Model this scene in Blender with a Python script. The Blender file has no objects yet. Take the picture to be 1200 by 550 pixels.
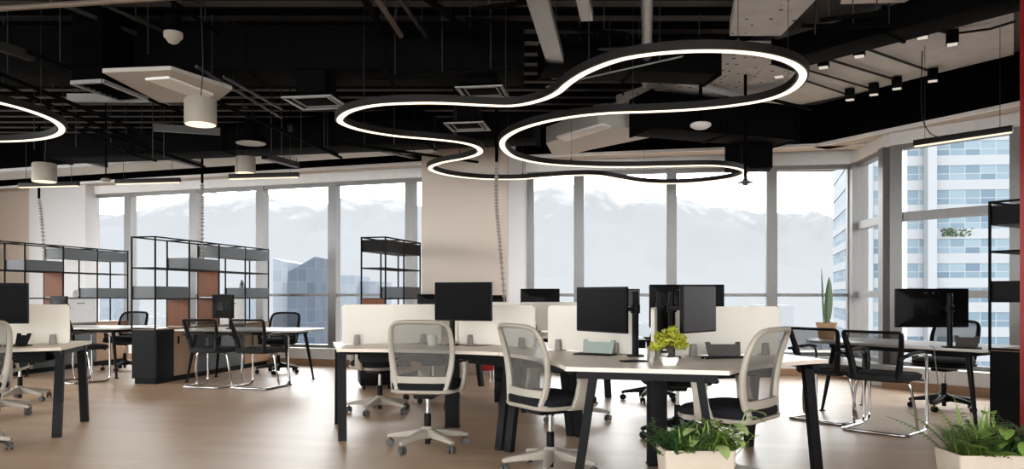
import bpy, bmesh, math, random
from mathutils import Vector, Matrix, noise
random.seed(7)
PI = math.pi
SC = bpy.context.scene
COL = SC.collection
EYE, FPX, CX, HY = 1.15, 900.0, 600.0, 346.0      # eye height, focal length in pixels of a 1200 wide frame, principal column, horizon row

def at_depth(px, py, Y):
    return Vector(((px - CX) * Y / FPX, Y, EYE - (py - HY) * Y / FPX))
def at_height(px, py, z):
    Y = (EYE - z) * FPX / (py - HY)
    return Vector(((px - CX) * Y / FPX, Y, z))
def on_line(px, A, B):                              # where the sight line of a column meets the plan line A-B
    k = (px - CX) / FPX
    dx, dy = B[0] - A[0], B[1] - A[1]
    t = (k * A[1] - A[0]) / (dx - k * dy)
    return Vector((A[0] + dx * t, A[1] + dy * t, 0))
def lin(c):
    return tuple(((v / 255) / 12.92) if v / 255 <= .04045 else (((v / 255) + .055) / 1.055) ** 2.4 for v in c)
def deg(a): return a * PI / 180

# ------------------------------------------------------------------ materials
MATS = {}
def mat(name, rgb, rough=.5, metal=0., vary=.08, scale=18., spec=.5, trans=0., bump=0., emit=None, estr=0.):
    if name in MATS: return MATS[name]
    m = bpy.data.materials.new(name); m.use_nodes = True
    nt = m.node_tree; b = nt.nodes['Principled BSDF']
    c = lin(rgb)
    tc = nt.nodes.new('ShaderNodeTexCoord'); nz = nt.nodes.new('ShaderNodeTexNoise')
    nz.inputs['Scale'].default_value = scale; nz.inputs['Detail'].default_value = 4
    nt.links.new(tc.outputs['Object'], nz.inputs['Vector'])
    mx = nt.nodes.new('ShaderNodeMix'); mx.data_type = 'RGBA'
    mx.inputs[6].default_value = tuple(v * (1 - vary) for v in c) + (1,)
    mx.inputs[7].default_value = tuple(min(1, v * (1 + vary)) for v in c) + (1,)
    nt.links.new(nz.outputs['Fac'], mx.inputs[0]); nt.links.new(mx.outputs[2], b.inputs['Base Color'])
    b.inputs['Roughness'].default_value = rough; b.inputs['Metallic'].default_value = metal
    b.inputs['Specular IOR Level'].default_value = spec
    if trans: b.inputs['Transmission Weight'].default_value = trans
    if emit:
        b.inputs['Emission Color'].default_value = lin(emit) + (1,); b.inputs['Emission Strength'].default_value = estr
    if bump:
        bp = nt.nodes.new('ShaderNodeBump'); bp.inputs['Strength'].default_value = bump; bp.inputs['Distance'].default_value = .01
        nt.links.new(nz.outputs['Fac'], bp.inputs['Height']); nt.links.new(bp.outputs['Normal'], b.inputs['Normal'])
    MATS[name] = m; return m

def glow(name, rgb, s):
    m = bpy.data.materials.new(name); m.use_nodes = True; nt = m.node_tree; nt.nodes.clear()
    o = nt.nodes.new('ShaderNodeOutputMaterial'); e = nt.nodes.new('ShaderNodeEmission')
    e.inputs[0].default_value = lin(rgb) + (1,); e.inputs[1].default_value = s
    nt.links.new(e.outputs[0], o.inputs[0]); MATS[name] = m; return m

def netting(name, rgb, open_):                      # woven mesh cloth: threads and holes
    m = bpy.data.materials.new(name); m.use_nodes = True; nt = m.node_tree
    b = nt.nodes['Principled BSDF']; o = nt.nodes['Material Output']
    b.inputs['Base Color'].default_value = lin(rgb) + (1,); b.inputs['Roughness'].default_value = .8; b.inputs['Specular IOR Level'].default_value = .1
    t = nt.nodes.new('ShaderNodeBsdfTransparent'); mx = nt.nodes.new('ShaderNodeMixShader'); mx.inputs[0].default_value = open_
    nt.links.new(b.outputs[0], mx.inputs[1]); nt.links.new(t.outputs[0], mx.inputs[2]); nt.links.new(mx.outputs[0], o.inputs[0])
    MATS[name] = m; return m

def acrylic(name, rgb, tr):                         # frosted white screen: reflects and lets diffuse light through
    m = bpy.data.materials.new(name); m.use_nodes = True; nt = m.node_tree
    b = nt.nodes['Principled BSDF']; o = nt.nodes['Material Output']
    b.inputs['Base Color'].default_value = lin(rgb) + (1,); b.inputs['Roughness'].default_value = .45
    t = nt.nodes.new('ShaderNodeBsdfTranslucent'); t.inputs[0].default_value = lin(rgb) + (1,)
    mx = nt.nodes.new('ShaderNodeMixShader'); mx.inputs[0].default_value = tr
    nt.links.new(b.outputs[0], mx.inputs[1]); nt.links.new(t.outputs[0], mx.inputs[2]); nt.links.new(mx.outputs[0], o.inputs[0])
    MATS[name] = m; return m

def pane(name, tint):                               # window glass
    m = bpy.data.materials.new(name); m.use_nodes = True; nt = m.node_tree; nt.nodes.clear()
    o = nt.nodes.new('ShaderNodeOutputMaterial'); t = nt.nodes.new('ShaderNodeBsdfTransparent'); t.inputs[0].default_value = tint + (1,)
    nt.links.new(t.outputs[0], o.inputs[0])
    MATS[name] = m; return m

def floor_material():
    m = bpy.data.materials.new('oak_planks'); m.use_nodes = True; nt = m.node_tree; b = nt.nodes['Principled BSDF']
    tc = nt.nodes.new('ShaderNodeTexCoord'); mp = nt.nodes.new('ShaderNodeMapping'); mp.inputs['Rotation'].default_value = (0, 0, deg(14))
    br = nt.nodes.new('ShaderNodeTexBrick'); br.inputs['Scale'].default_value = 1; br.offset = .37
    br.inputs['Brick Width'].default_value = 1.25; br.inputs['Row Height'].default_value = .19; br.inputs['Mortar Size'].default_value = .0012
    br.inputs['Color1'].default_value = lin((178, 151, 125)) + (1,); br.inputs['Color2'].default_value = lin((164, 137, 111)) + (1,)
    br.inputs['Mortar'].default_value = lin((138, 118, 100)) + (1,)
    mp2 = nt.nodes.new('ShaderNodeMapping'); mp2.inputs['Rotation'].default_value = (0, 0, deg(14)); mp2.inputs['Scale'].default_value = (1.2, 14, 1)
    nz = nt.nodes.new('ShaderNodeTexNoise'); nz.inputs['Scale'].default_value = 2.2; nz.inputs['Detail'].default_value = 6
    rp = nt.nodes.new('ShaderNodeValToRGB'); rp.color_ramp.elements[0].color = (.84, .84, .84, 1); rp.color_ramp.elements[1].color = (1.1, 1.1, 1.1, 1)
    mx = nt.nodes.new('ShaderNodeMix'); mx.data_type = 'RGBA'; mx.blend_type = 'MULTIPLY'; mx.inputs[0].default_value = 1
    L = nt.links.new
    L(tc.outputs['Object'], mp.inputs[0]); L(tc.outputs['Object'], mp2.inputs[0]); L(mp.outputs[0], br.inputs[0]); L(mp2.outputs[0], nz.inputs['Vector'])
    L(nz.outputs['Fac'], rp.inputs[0]); L(br.outputs[0], mx.inputs[6]); L(rp.outputs[0], mx.inputs[7]); L(mx.outputs[2], b.inputs['Base Color'])
    b.inputs['Roughness'].default_value = .40; b.inputs['Specular IOR Level'].default_value = .48
    MATS['oak_planks'] = m; return m

def wood(name, a, c, rot=0., rough=.45):
    m = bpy.data.materials.new(name); m.use_nodes = True; nt = m.node_tree; b = nt.nodes['Principled BSDF']
    tc = nt.nodes.new('ShaderNodeTexCoord'); mp = nt.nodes.new('ShaderNodeMapping'); mp.inputs['Scale'].default_value = (22, 22, 1.6) if rot == 0 else (2, 24, 24)
    nz = nt.nodes.new('ShaderNodeTexNoise'); nz.inputs['Scale'].default_value = 1.5; nz.inputs['Detail'].default_value = 5
    mx = nt.nodes.new('ShaderNodeMix'); mx.data_type = 'RGBA'; mx.inputs[6].default_value = lin(a) + (1,); mx.inputs[7].default_value = lin(c) + (1,)
    L = nt.links.new; L(tc.outputs['Object'], mp.inputs[0]); L(mp.outputs[0], nz.inputs['Vector']); L(nz.outputs['Fac'], mx.inputs[0]); L(mx.outputs[2], b.inputs['Base Color'])
    b.inputs['Roughness'].default_value = rough; b.inputs['Specular IOR Level'].default_value = .2; MATS[name] = m; return m

M_floor = floor_material()
M_white = mat('white_paint', (226, 226, 226), .6)
M_beige = mat('beige_paint', (190, 177, 166), .7, vary=.03)
M_greyw = mat('pale_grey_paint', (204, 204, 206), .6, vary=.03)
M_alu = mat('grey_aluminium', (122, 121, 120), .4, .3)
M_alu_d = mat('dark_aluminium', (62, 61, 60), .4, .3)
M_black = mat('black_paint', (6, 6, 6), .75, spec=.06)
M_soot = mat('matt_black_paint', (4, 4, 4), .95, spec=.03)
M_duct = mat('black_duct_metal', (5, 5, 5), .8, spec=.05)
M_slab = mat('dark_slab', (86, 88, 90), .85, scale=4, vary=.2)
M_conc = mat('bare_concrete', (196, 200, 203), .85, scale=5, vary=.18, bump=.3)
M_steel = mat('pale_steel', (140, 139, 137), .4, .5)
M_red = mat('red_paint', (146, 13, 16), .5, vary=.03)
M_mesh = netting('grey_mesh_cloth', (88, 86, 83), .37)
M_meshk = netting('black_mesh_cloth', (10, 10, 11), .34)
M_shell = mat('light_greige_plastic', (150, 142, 131), .45, vary=.03)
M_cush = mat('charcoal_fabric', (20, 21, 24), .9, spec=.15, scale=220, vary=.25)
M_plast = mat('black_plastic', (8, 8, 9), .5, spec=.14)
M_chrome = mat('chrome', (205, 205, 205), .12, 1., vary=.01)
M_wheel = mat('grey_wheel', (66, 64, 62), .5)
M_top = wood('pale_maple', (214, 202, 189), (204, 190, 176), 1, .35)
M_edge = mat('maple_edge', (206, 184, 160), .5)
M_wtop = mat('white_laminate', (206, 202, 196), .3, vary=.02)
M_leg = mat('graphite_steel', (17, 17, 19), .55, 0, spec=.12)
M_screen = acrylic('frosted_white_acrylic', (236, 232, 224), .46)
M_panel = mat('dark_screen_glass', (4, 4, 5), .35, vary=.02, spec=.03)
M_gscreen = mat('painted_reflection_screen', (52, 54, 58), .35, vary=.02, spec=.35)  # window reflection painted in as a grey base colour
M_house = mat('monitor_black_plastic', (7, 7, 8), .5, vary=.03, spec=.1)
M_walnut = wood('walnut_veneer', (112, 64, 31), (80, 43, 20))
M_oak = wood('oak_veneer', (170, 138, 110), (146, 115, 90))
M_box = mat('grey_box_metal', (54, 56, 60), .45, 0, vary=.04)
M_frame = mat('black_shelf_steel', (8, 8, 9), .6, 0, spec=.1)
M_glass = pane('window_glass', (.97, .985, .99))
M_lamp = glow('warm_light_strip', (255, 228, 190), 1.1)
M_lamp2 = glow('warm_lamp_disc', (255, 222, 180), .75)
M_lampw = glow('soft_linear_light', (255, 232, 200), .5)
M_spotw = glow('spot_disc', (255, 240, 225), .25)
M_bronze = mat('dark_bronze', (24, 20, 18), .5, .1, spec=.2)
M_cable = mat('cable_black', (16, 16, 16), .6)
M_spine = mat('steel_grey_plastic', (120, 112, 104), .5)

# ------------------------------------------------------------------ mesh building
class B:
    """collects shapes into ONE mesh"""
    def __init__(s): s.bm = bmesh.new()
    def box(s, c, d, rz=0., bev=0., M=None):
        r = bmesh.ops.create_cube(s.bm, size=1.)
        vs = r['verts']
        bmesh.ops.scale(s.bm, vec=Vector(d), verts=vs)
        if bev:
            es = list({e for v in vs for e in v.link_edges})
            q = bmesh.ops.bevel(s.bm, geom=es, offset=bev, segments=2, affect='EDGES', profile=.5)
            vs = list({v for f in q['faces'] for v in f.verts} | {v for v in vs if v.is_valid})
            seen = set(vs); st = list(vs)
            while st:
                v = st.pop()
                for e in v.link_edges:
                    o = e.other_vert(v)
                    if o not in seen: seen.add(o); st.append(o)
            vs = list(seen)
        m = Matrix.Translation(Vector(c)) @ (M if M else Matrix.Rotation(rz, 4, 'Z'))
        bmesh.ops.transform(s.bm, matrix=m, verts=vs); return s
    def beam(s, a, b, w, h, bev=0., up=Vector((0, 0, 1))):
        a, b = Vector(a), Vector(b); d = b - a; L = d.length; x = d.normalized()
        if abs(x.dot(up)) > .98: up = Vector((0, 1, 0))
        y = up.cross(x).normalized(); z = x.cross(y)
        M = Matrix((x, y, z)).transposed().to_4x4()
        return s.box((a + b) / 2, (L, w, h), bev=bev, M=M)
    def loft(s, loops, cap=True, closed=True):
        rows = [[s.bm.verts.new(p) for p in l] for l in loops]
        n = len(rows[0])
        for a, b in zip(rows, rows[1:]):
            for i in range(n if closed else n - 1):
                j = (i + 1) % n
                try: s.bm.faces.new((a[i], a[j], b[j], b[i]))
                except ValueError: pass
        if cap and closed:
            s.bm.faces.new(list(reversed(rows[0]))); s.bm.faces.new(rows[-1])
        return s
    def tube(s, pts, r, n=8, closed=False, sq=1., up=None):
        pts = [Vector(p) for p in pts]; N = len(pts); rs = r if isinstance(r, (list, tuple)) else [r] * N
        loops = []; prev = None
        for i, p in enumerate(pts):
            if closed: t = (pts[(i + 1) % N] - pts[i - 1])
            else: t = (pts[min(i + 1, N - 1)] - pts[max(i - 1, 0)])
            t.normalize()
            if prev is None:
                a = Vector((0, 0, 1)) if abs(t.z) < .9 else Vector((1, 0, 0))
                if up: a = Vector(up)
                u = (a - t * a.dot(t)).normalized()
            else:
                u = (prev - t * prev.dot(t)).normalized()
            prev = u; w = t.cross(u)
            loops.append([p + (u * math.cos(2 * PI * k / n) + w * sq * math.sin(2 * PI * k / n)) * rs[i] for k in range(n)])
        if closed:
            loops.append(loops[0]); rows = [[s.bm.verts.new(p) for p in l] for l in loops[:-1]]; rows.append(rows[0])
            for a, b in zip(rows, rows[1:]):
                for i in range(n): s.bm.faces.new((a[i], a[(i + 1) % n], b[(i + 1) % n], b[i]))
            return s
        return s.loft(loops)
    def lathe(s, prof, c=(0, 0, 0), n=24, M=None):
        loops = []
        for r, z in prof:
            l = [Vector((r * math.cos(2 * PI * k / n), r * math.sin(2 * PI * k / n), z)) for k in range(n)]
            if M: l = [M @ p for p in l]
            loops.append([p + Vector(c) for p in l])
        return s.loft(loops)
    def prism(s, poly, z0, z1):
        return s.loft([[Vector((p[0], p[1], z0)) for p in poly], [Vector((p[0], p[1], z1)) for p in poly]])
    def grid(s, f, nu, nv, th=0.):
        V = [[s.bm.verts.new(f(i / nu, j / nv)) for i in range(nu + 1)] for j in range(nv + 1)]
        for j in range(nv):
            for i in range(nu): s.bm.faces.new((V[j][i], V[j][i + 1], V[j + 1][i + 1], V[j + 1][i]))
        return s
    def xf(s, M):
        bmesh.ops.transform(s.bm, matrix=M, verts=s.bm.verts[:]); return s
    def build(s, name, m, parent=None, smooth=True, mats=None):
        bmesh.ops.recalc_face_normals(s.bm, faces=s.bm.faces[:])
        me = bpy.data.meshes.new(name); s.bm.to_mesh(me); s.bm.free()
        me.materials.append(m)
        if smooth:
            me.polygons.foreach_set('use_smooth', [True] * len(me.polygons)); me.set_sharp_from_angle(angle=deg(38))
        o = bpy.data.objects.new(name, me); COL.objects.link(o)
        if parent is not None: o.parent = parent
        return o

def rr(w, d, r, n=4, z=0., cx=0., cy=0.):
    out = []
    for sx, sy, a0 in ((1, 1, 0), (-1, 1, 90), (-1, -1, 180), (1, -1, 270)):
        for k in range(n + 1):
            a = deg(a0 + 90 * k / n)
            out.append(Vector((cx + sx * (w / 2 - r) + r * math.cos(a), cy + sy * (d / 2 - r) + r * math.sin(a), z)))
    return out
def fillet(pts, r, n=5):
    pts = [Vector(p) for p in pts]; out = [pts[0]]
    for a, b, c in zip(pts, pts[1:], pts[2:]):
        d1 = (a - b); d2 = (c - b); q = min(r, d1.length * .49, d2.length * .49)
        p, s_ = b + d1.normalized() * q, b + d2.normalized() * q
        for k in range(n + 1):
            t = k / n; out.append(p * (1 - t) ** 2 + b * 2 * t * (1 - t) + s_ * t * t)
    out.append(pts[-1]); return out
def spline(P, n=6, closed=False):
    P = [Vector(p) for p in P]; N = len(P); out = []
    for i in range(N if closed else N - 1):
        if closed: p0, p1, p2, p3 = P[i - 1], P[i], P[(i + 1) % N], P[(i + 2) % N]
        else: p0, p1, p2, p3 = P[max(i - 1, 0)], P[i], P[i + 1], P[min(i + 2, N - 1)]
        for k in range(n):
            t = k / n
            out.append(.5 * ((2 * p1) + (p2 - p0) * t + (2 * p0 - 5 * p1 + 4 * p2 - p3) * t * t + (3 * p1 - p0 - 3 * p2 + p3) * t ** 3))
    if not closed: out.append(P[-1])
    return out

def thing(name, label, cat, loc=(0, 0, 0), rz=0., group=None):
    o = bpy.data.objects.new(name, None); COL.objects.link(o); o.empty_display_size = .1
    o.location = loc; o.rotation_euler = (0, 0, rz); o['label'] = label; o['category'] = cat
    if group: o['group'] = group
    return o
def tag(o, label, cat, group=None, kind=None):
    o['label'] = label; o['category'] = cat
    if group: o['group'] = group
    if kind: o['kind'] = kind
    return o
def struct(o, label=None, cat=None):
    o['kind'] = 'structure'
    if label: o['label'] = label; o['category'] = cat
    return o
def dup(root, loc, rz, label, group=None):
    def cp(o, par):
        c = o.copy(); COL.objects.link(c); c.parent = par
        for ch in list(o.children): cp(ch, c)
        return c
    r = cp(root, None); r.location = loc; r.rotation_euler = (0, 0, rz); r['label'] = label
    if group: r['group'] = group
    return r
def facing(a): return deg(a - 90)

# ------------------------------------------------------------------ camera, render, world
cam = bpy.data.cameras.new('camera'); co = bpy.data.objects.new('camera', cam); COL.objects.link(co)
co.location = (0, 0, EYE); co.rotation_euler = (PI / 2, 0, 0)
cam.sensor_width = 36; cam.lens = FPX / 1200 * 36; cam.shift_y = (HY - 275) / 1200; cam.clip_end = 12000; cam.clip_start = .05
SC.camera = co
SC.view_settings.view_transform = 'Standard'; SC.view_settings.look = 'None'; SC.view_settings.gamma = 1; SC.view_settings.use_curve_mapping = False
SC.view_settings.exposure = 1.5
try:
    SC.cycles.use_denoising = True; SC.cycles.max_bounces = 10; SC.cycles.diffuse_bounces = 5; SC.cycles.transparent_max_bounces = 16
    SC.cycles.caustics_reflective = False; SC.cycles.caustics_refractive = False; SC.cycles.sample_clamp_indirect = 8
except Exception: pass
w = bpy.data.worlds.new('sky'); SC.world = w; w.use_nodes = True; nt = w.node_tree
bg = nt.nodes['Background']; tc = nt.nodes.new('ShaderNodeTexCoord'); sp = nt.nodes.new('ShaderNodeSeparateXYZ'); rp = nt.nodes.new('ShaderNodeValToRGB')
nt.links.new(tc.outputs['Generated'], sp.inputs[0]); nt.links.new(sp.outputs['Z'], rp.inputs[0]); nt.links.new(rp.outputs[0], bg.inputs[0])
e = rp.color_ramp.elements; e[0].position = .0; e[0].color = (1, .99, .976, 1); e[1].position = .7; e[1].color = (.985, .985, .98, 1)
bg.inputs[1].default_value = 4.2
# ------------------------------------------------------------------ the room
Z_C, Z_HEAD, Z_SILL = 3.75, 3.03, .27
WL0, WL1 = Vector((-8.04, 14.5, 0)), Vector((-1.68, 12.4, 0))       # left run of the glass front
WM0, WM1 = Vector((.29, 11.8, 0)), Vector((4.95, 11.06, 0))         # middle run
WR0, WR1 = Vector((4.82, 9.72, 0)), Vector((5.65, 8.68, 0))         # right run
WLe = WL0 + (WL0 - WL1).normalized() * 2.6
WLc = on_line(540, WL0, WL1)
WRe = WR1 + (WR1 - WR0).normalized() * 1.2
XR = WRe.x

struct(B().box((-2, 6, -.1), (17.5, 20, .2)).build('floor', M_floor, smooth=False), 'pale oak plank floor of the office', 'floor')
ce = B(); ce.box((-2, 6.2, Z_C + .12), (17.5, 20, .24))
struct(ce.build('ceiling', M_slab, smooth=False), 'dark exposed ceiling slab', 'ceiling')
ce = B()
for k in range(44): ce.box((-3.6, -2 + k * .36, Z_C - .012), (12., .15, .024))
struct(ce.build('trim_20', M_soot, smooth=False), 'black ribs under the ceiling slab', 'trim')
lw = B(); lw.box((-10.65, 14.2, 1.9), (.2, 3.6, 3.8)); lw.box((-10.65, 4.7, .15), (.2, 15.4, .3)); lw.box((-10.65, 4.7, 3.6), (.2, 15.4, .4))
for k in range(7): lw.box((-10.65, -2.85 + 2.5 * k, 1.85), (.2, .3, 3.1))
struct(lw.build('wall_left', M_beige, smooth=False), 'beige left side wall with tall openings added for daylight', 'wall')
for k in range(6):  # unseen side windows, added to bring more daylight onto the floor
    y0 = -2.7 + 2.5 * k; wd = 2.2
    f = B(); f.box((-10.65, y0 + wd / 2, .33), (.1, wd, .06)); f.box((-10.65, y0 + wd / 2, 3.37), (.1, wd, .06)); f.box((-10.65, y0 + wd / 2, 1.15), (.08, wd, .05))
    fo = struct(f.build('window_%d' % (30 + k), M_alu, smooth=False), 'unseen window added to the left side wall for daylight', 'window')
    B().box((-10.65, y0 + wd / 2, 1.85), (.01, wd, 3.06)).build('glass', M_glass, fo, smooth=False)
struct(B().box((XR + .1, 3.0, 1.9), (.2, 9.3, 3.8)).build('wall_right', M_white, smooth=False), 'white right side wall', 'wall')
rb = B(); rb.box((-2, -3.1, .15), (17, .2, .3)); rb.box((-2, -3.1, 3.6), (17, .2, .4))
for k in range(7): rb.box((-10 + 2.75 * k, -3.1, 1.85), (.35, .2, 3.1))
struct(rb.build('wall_rear', M_white, smooth=False), 'white wall behind the viewer with an unseen window band added for daylight', 'wall')
for k in range(6):  # window row added behind the camera as daylight fill
    x0 = -10 + 2.75 * k + .175; wd = 2.4
    f = B(); f.box((x0 + wd / 2, -3.1, .33), (wd, .1, .06)); f.box((x0 + wd / 2, -3.1, 3.37), (wd, .1, .06)); f.box((x0 + wd / 2, -3.1, 1.85), (.06, .08, 3.0))
    fo = struct(f.build('window_%d' % (20 + k), M_alu, smooth=False), 'unseen window added to the rear wall for daylight', 'window')
    B().box((x0 + wd / 2, -3.1, 1.85), (wd, .01, 3.06)).build('glass', M_glass, fo, smooth=False)
# end walls of the glass front, columns
d = (WL1 - WL0).normalized(); nrm = Vector((-d.y, d.x, 0))
struct(B().beam(WLe + nrm * .1 + Vector((0, 0, 1.9)), WL0 + nrm * .1 + Vector((0, 0, 1.9)), .2, 3.8).build('wall_back', M_beige, smooth=False), 'beige wall left of the windows', 'wall')
c0, c1 = on_line(34, WLe - nrm * .3, WL0 - nrm * .3), on_line(100, WLe - nrm * .3, WL0 - nrm * .3)
struct(B().beam(c0 + nrm * .16 + Vector((0, 0, 1.6)), c1 + nrm * .16 + Vector((0, 0, 1.6)), .32, 3.2).build('wall_left_pier', M_greyw, smooth=False), 'white pier left of the first window', 'wall')
P_a, P_b = Vector((-1.37, 11.65, 0)), Vector((-.07, 11.1, 0)); P_c = Vector((.29, 11.9, 0)); P_d = P_a + (P_c - P_b)
cen = B(); cen.prism([P_a, P_b, P_b + Vector((.02, .04, 0)), P_a + Vector((.02, .04, 0))][::1], 0, Z_C)
struct(cen.build('wall_center', M_beige, smooth=False), 'beige face of the big column between the windows', 'wall')
cen = B(); cen.prism([P_a + Vector((.02, .045, 0)), P_b + Vector((.02, .045, 0)), P_c, P_d], 0, Z_C)
struct(cen.build('wall_center_side', M_greyw, smooth=False), 'pale grey side of the big column between the windows', 'wall')
struct(B().box((3.67 + 1.8, 5.42, 1.87), (3.6, .26, 3.74)).build('wall_red', M_red, smooth=False), 'deep red wall end beside the tall shelf', 'wall')
struct(B().box((3.67 + 1.8, 5.28, .05), (3.6, .02, .1)).build('baseboard_red', M_black, smooth=False), 'black skirting of the red wall', 'baseboard')

WN = [0]
def window(A, C, ml=.1, transoms=((1.15, .045),), mr=0., label=''):
    """one bay: mullion at its left end, head, transoms and sill, a glass pane"""
    WN[0] += 1
    d = (C - A); L = d.length; u = d.normalized()
    f = B(); Z = lambda z: Vector((0, 0, z))
    f.beam(A + Z(Z_SILL) + u * ml / 2 - u * 0, A + Z(Z_HEAD) + u * ml / 2, ml, .15, up=u)
    if mr: f.beam(C + Z(Z_SILL) - u * mr / 2, C + Z(Z_HEAD) - u * mr / 2, mr, .15, up=u)
    for z, h in transoms: f.beam(A + Z(z) + u * ml, C + Z(z) - u * mr, .1, h)
    f.beam(A + Z(Z_HEAD - .03) + u * ml, C + Z(Z_HEAD - .03) - u * mr, .12, .06); f.beam(A + Z(Z_SILL + .025) + u * ml, C + Z(Z_SILL + .025) - u * mr, .12, .05)
    o = struct(f.build('window_%d' % WN[0], M_alu, smooth=False), label, 'window')
    B().beam(A + Z((Z_HEAD + Z_SILL) / 2) + u * ml, C + Z((Z_HEAD + Z_SILL) / 2) - u * mr, .012, Z_HEAD - Z_SILL - .06).build('glass', M_glass, o, smooth=False)
pl = [97, 149, 225, 303, 387, 477]
pl = [on_line(p, WL0, WL1) for p in pl] + [on_line(520, WL0, WL1)]
nm = ['first', 'second', 'third', 'fourth', 'fifth', 'narrow last']
for i in range(6): window(pl[i], pl[i + 1], .15 if i else .08, label='%s window from the white pier, with mountains beyond' % nm[i])
pm = [on_line(p, WM0, WM1) for p in (618, 674, 782, 899, 1003)]
nm = ['window right of the big column', 'second window from the big column', 'third window from the big column', 'window by the corner with a tower at its edge']
for i in range(4): window(pm[i], pm[i + 1], .12 if i else .06, mr=.1 if i == 3 else 0, label=nm[i])
RT = ((1.16, .09), (2.13, .11))
window(WM1, WR0, .22, RT, .22, label='narrow return window at the right corner')
window(WR0, on_line(1187, WR0, WR1), .14, RT, label='wide window facing the office tower')
window(on_line(1187, WR0, WR1), WRe, .12, RT, label='window beyond the red wall')
# head, bulkhead and sill along the front
def run(A, C, off, w, z0, z1, bm):
    d = (C - A).normalized(); n = Vector((d.y, -d.x, 0))
    bm.beam(A + n * off + Vector((0, 0, (z0 + z1) / 2)), C + n * off + Vector((0, 0, (z0 + z1) / 2)), w, z1 - z0)
RUNS = [(WL0, WLc), (on_line(560, WM0, WM1), WM1), (WM1, WR0), (WR0, WRe)]
h = B(); s = B(); bk = B(); lip = B(); kick = B(); sof = B()
for A, C in RUNS:
    run(A, C, .0, .2, Z_HEAD, Z_C, h); run(A, C, .08, .36, .0, Z_SILL, s); run(A, C, .275, .03, .0, .1, kick)
for A, C in ((WLe, WLc), (on_line(560, WM0, WM1), WM1 + Vector((-.1, -.3, 0))), (Vector((4.5, 10.75, 0)), WRe + Vector((-.2, -.15, 0)))):
    run(A, C, .36, .12, 3.22, Z_C, bk); run(A, C, .395, .05, 3.18, 3.22, lip); run(A, C, .235, .27, 3.18, 3.22, sof)
struct(h.build('wall_head', M_white, smooth=False), 'white wall band above the windows', 'wall')
struct(s.build('trim_1', M_white, smooth=False), 'white sill box under the windows', 'trim')
struct(kick.build('baseboard_back', M_oak, smooth=False), 'wood skirting under the windows', 'baseboard')
struct(bk.build('trim_2', M_soot, smooth=False), 'black bulkhead above the windows', 'trim')
struct(lip.build('trim_3', M_white, smooth=False), 'white soffit strip along the bulkhead', 'trim')
struct(sof.build('trim_10', mat('soffit_grey', (178, 172, 165), .7), smooth=False), 'grey soffit behind the bulkhead strip', 'trim')
# bare concrete strips of the slab along the glass
cs = B()
cs.prism([Vector(p) for p in ((at_height(860, 92, 3.7)), at_height(1000, 50, 3.7), at_height(1188, 12, 3.7), at_height(1188, 64, 3.7), at_height(1000, 110, 3.7), at_height(860, 138, 3.7), at_height(640, 165, 3.7), at_height(640, 140, 3.7))], 3.70, 3.76)
struct(cs.build('trim_4', M_conc, smooth=False), 'bare concrete strip of the slab by the right windows', 'trim')
def anchor_concrete():
    m = M_conc.copy(); m.name = 'anchor_hole_concrete'; nt = m.node_tree; b = nt.nodes['Principled BSDF']
    tc = nt.nodes.new('ShaderNodeTexCoord'); vo = nt.nodes.new('ShaderNodeTexVoronoi'); vo.inputs['Scale'].default_value = 9; vo.inputs['Randomness'].default_value = .45
    gt = nt.nodes.new('ShaderNodeMath'); gt.operation = 'LESS_THAN'; gt.inputs[1].default_value = .17
    mx = nt.nodes.new('ShaderNodeMix'); mx.data_type = 'RGBA'; mx.inputs[7].default_value = (.01, .01, .01, 1); old = b.inputs['Base Color'].links[0].from_socket
    L = nt.links.new; L(tc.outputs['Object'], vo.inputs['Vector']); L(vo.outputs['Distance'], gt.inputs[0]); L(gt.outputs[0], mx.inputs[0]); L(old, mx.inputs[6]); L(mx.outputs[2], b.inputs['Base Color'])
    return m
M_anch = anchor_concrete()
def patch(n, lab, px, z, m=None):
    cs = B(); cs.prism([at_height(x, y, z) for x, y in px], z, min(z + .12, 3.745)); struct(cs.build('trim_%d' % n, m or M_conc, smooth=False), lab, 'trim')
patch(5, 'bare concrete panel with anchor holes near the light loop', ((855, 42), (868, -30), (985, -30), (915, 42)), 3.55, M_anch)
patch(6, 'bare concrete panel with anchor holes inside the right light loop', ((846, 62), (905, 62), (935, 88), (858, 106), (815, 88)), 3.56, M_anch)
patch(7, 'bare concrete panel with anchor holes above the middle of the loop', ((722, 123), (797, 99), (868, 116), (800, 124)), 3.5, M_anch)
patch(11, 'white ceiling panel at the top edge of the photo', ((985, 5), (1000, -30), (1110, -30), (1060, 3)), 3.6, M_white)
for n_, (xa, xb, lab) in enumerate(((252, 300, 'left one'), (306, 350, 'second'), (388, 425, 'third'), (431, 466, 'fourth'), (472, 542, 'right one'))):
    patch(12 + n_, 'bare concrete ceiling panel behind the big duct, ' + lab, ((xa, 80), (xb, 80), (xb + 14, 95), (xa + 16, 96)), 3.56)
db = B(); dbw = B()
A, C = WLe, WLc; run(A, C, 1.2, .7, 3.30, Z_C, db); run(A, C, 1.2, .7, 3.25, 3.30, dbw)
struct(db.build('trim_8', M_soot, smooth=False), 'black downstand beam along the left windows', 'trim')
struct(dbw.build('trim_9', M_conc, smooth=False), 'bare concrete underside of the left beam', 'trim')

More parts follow.
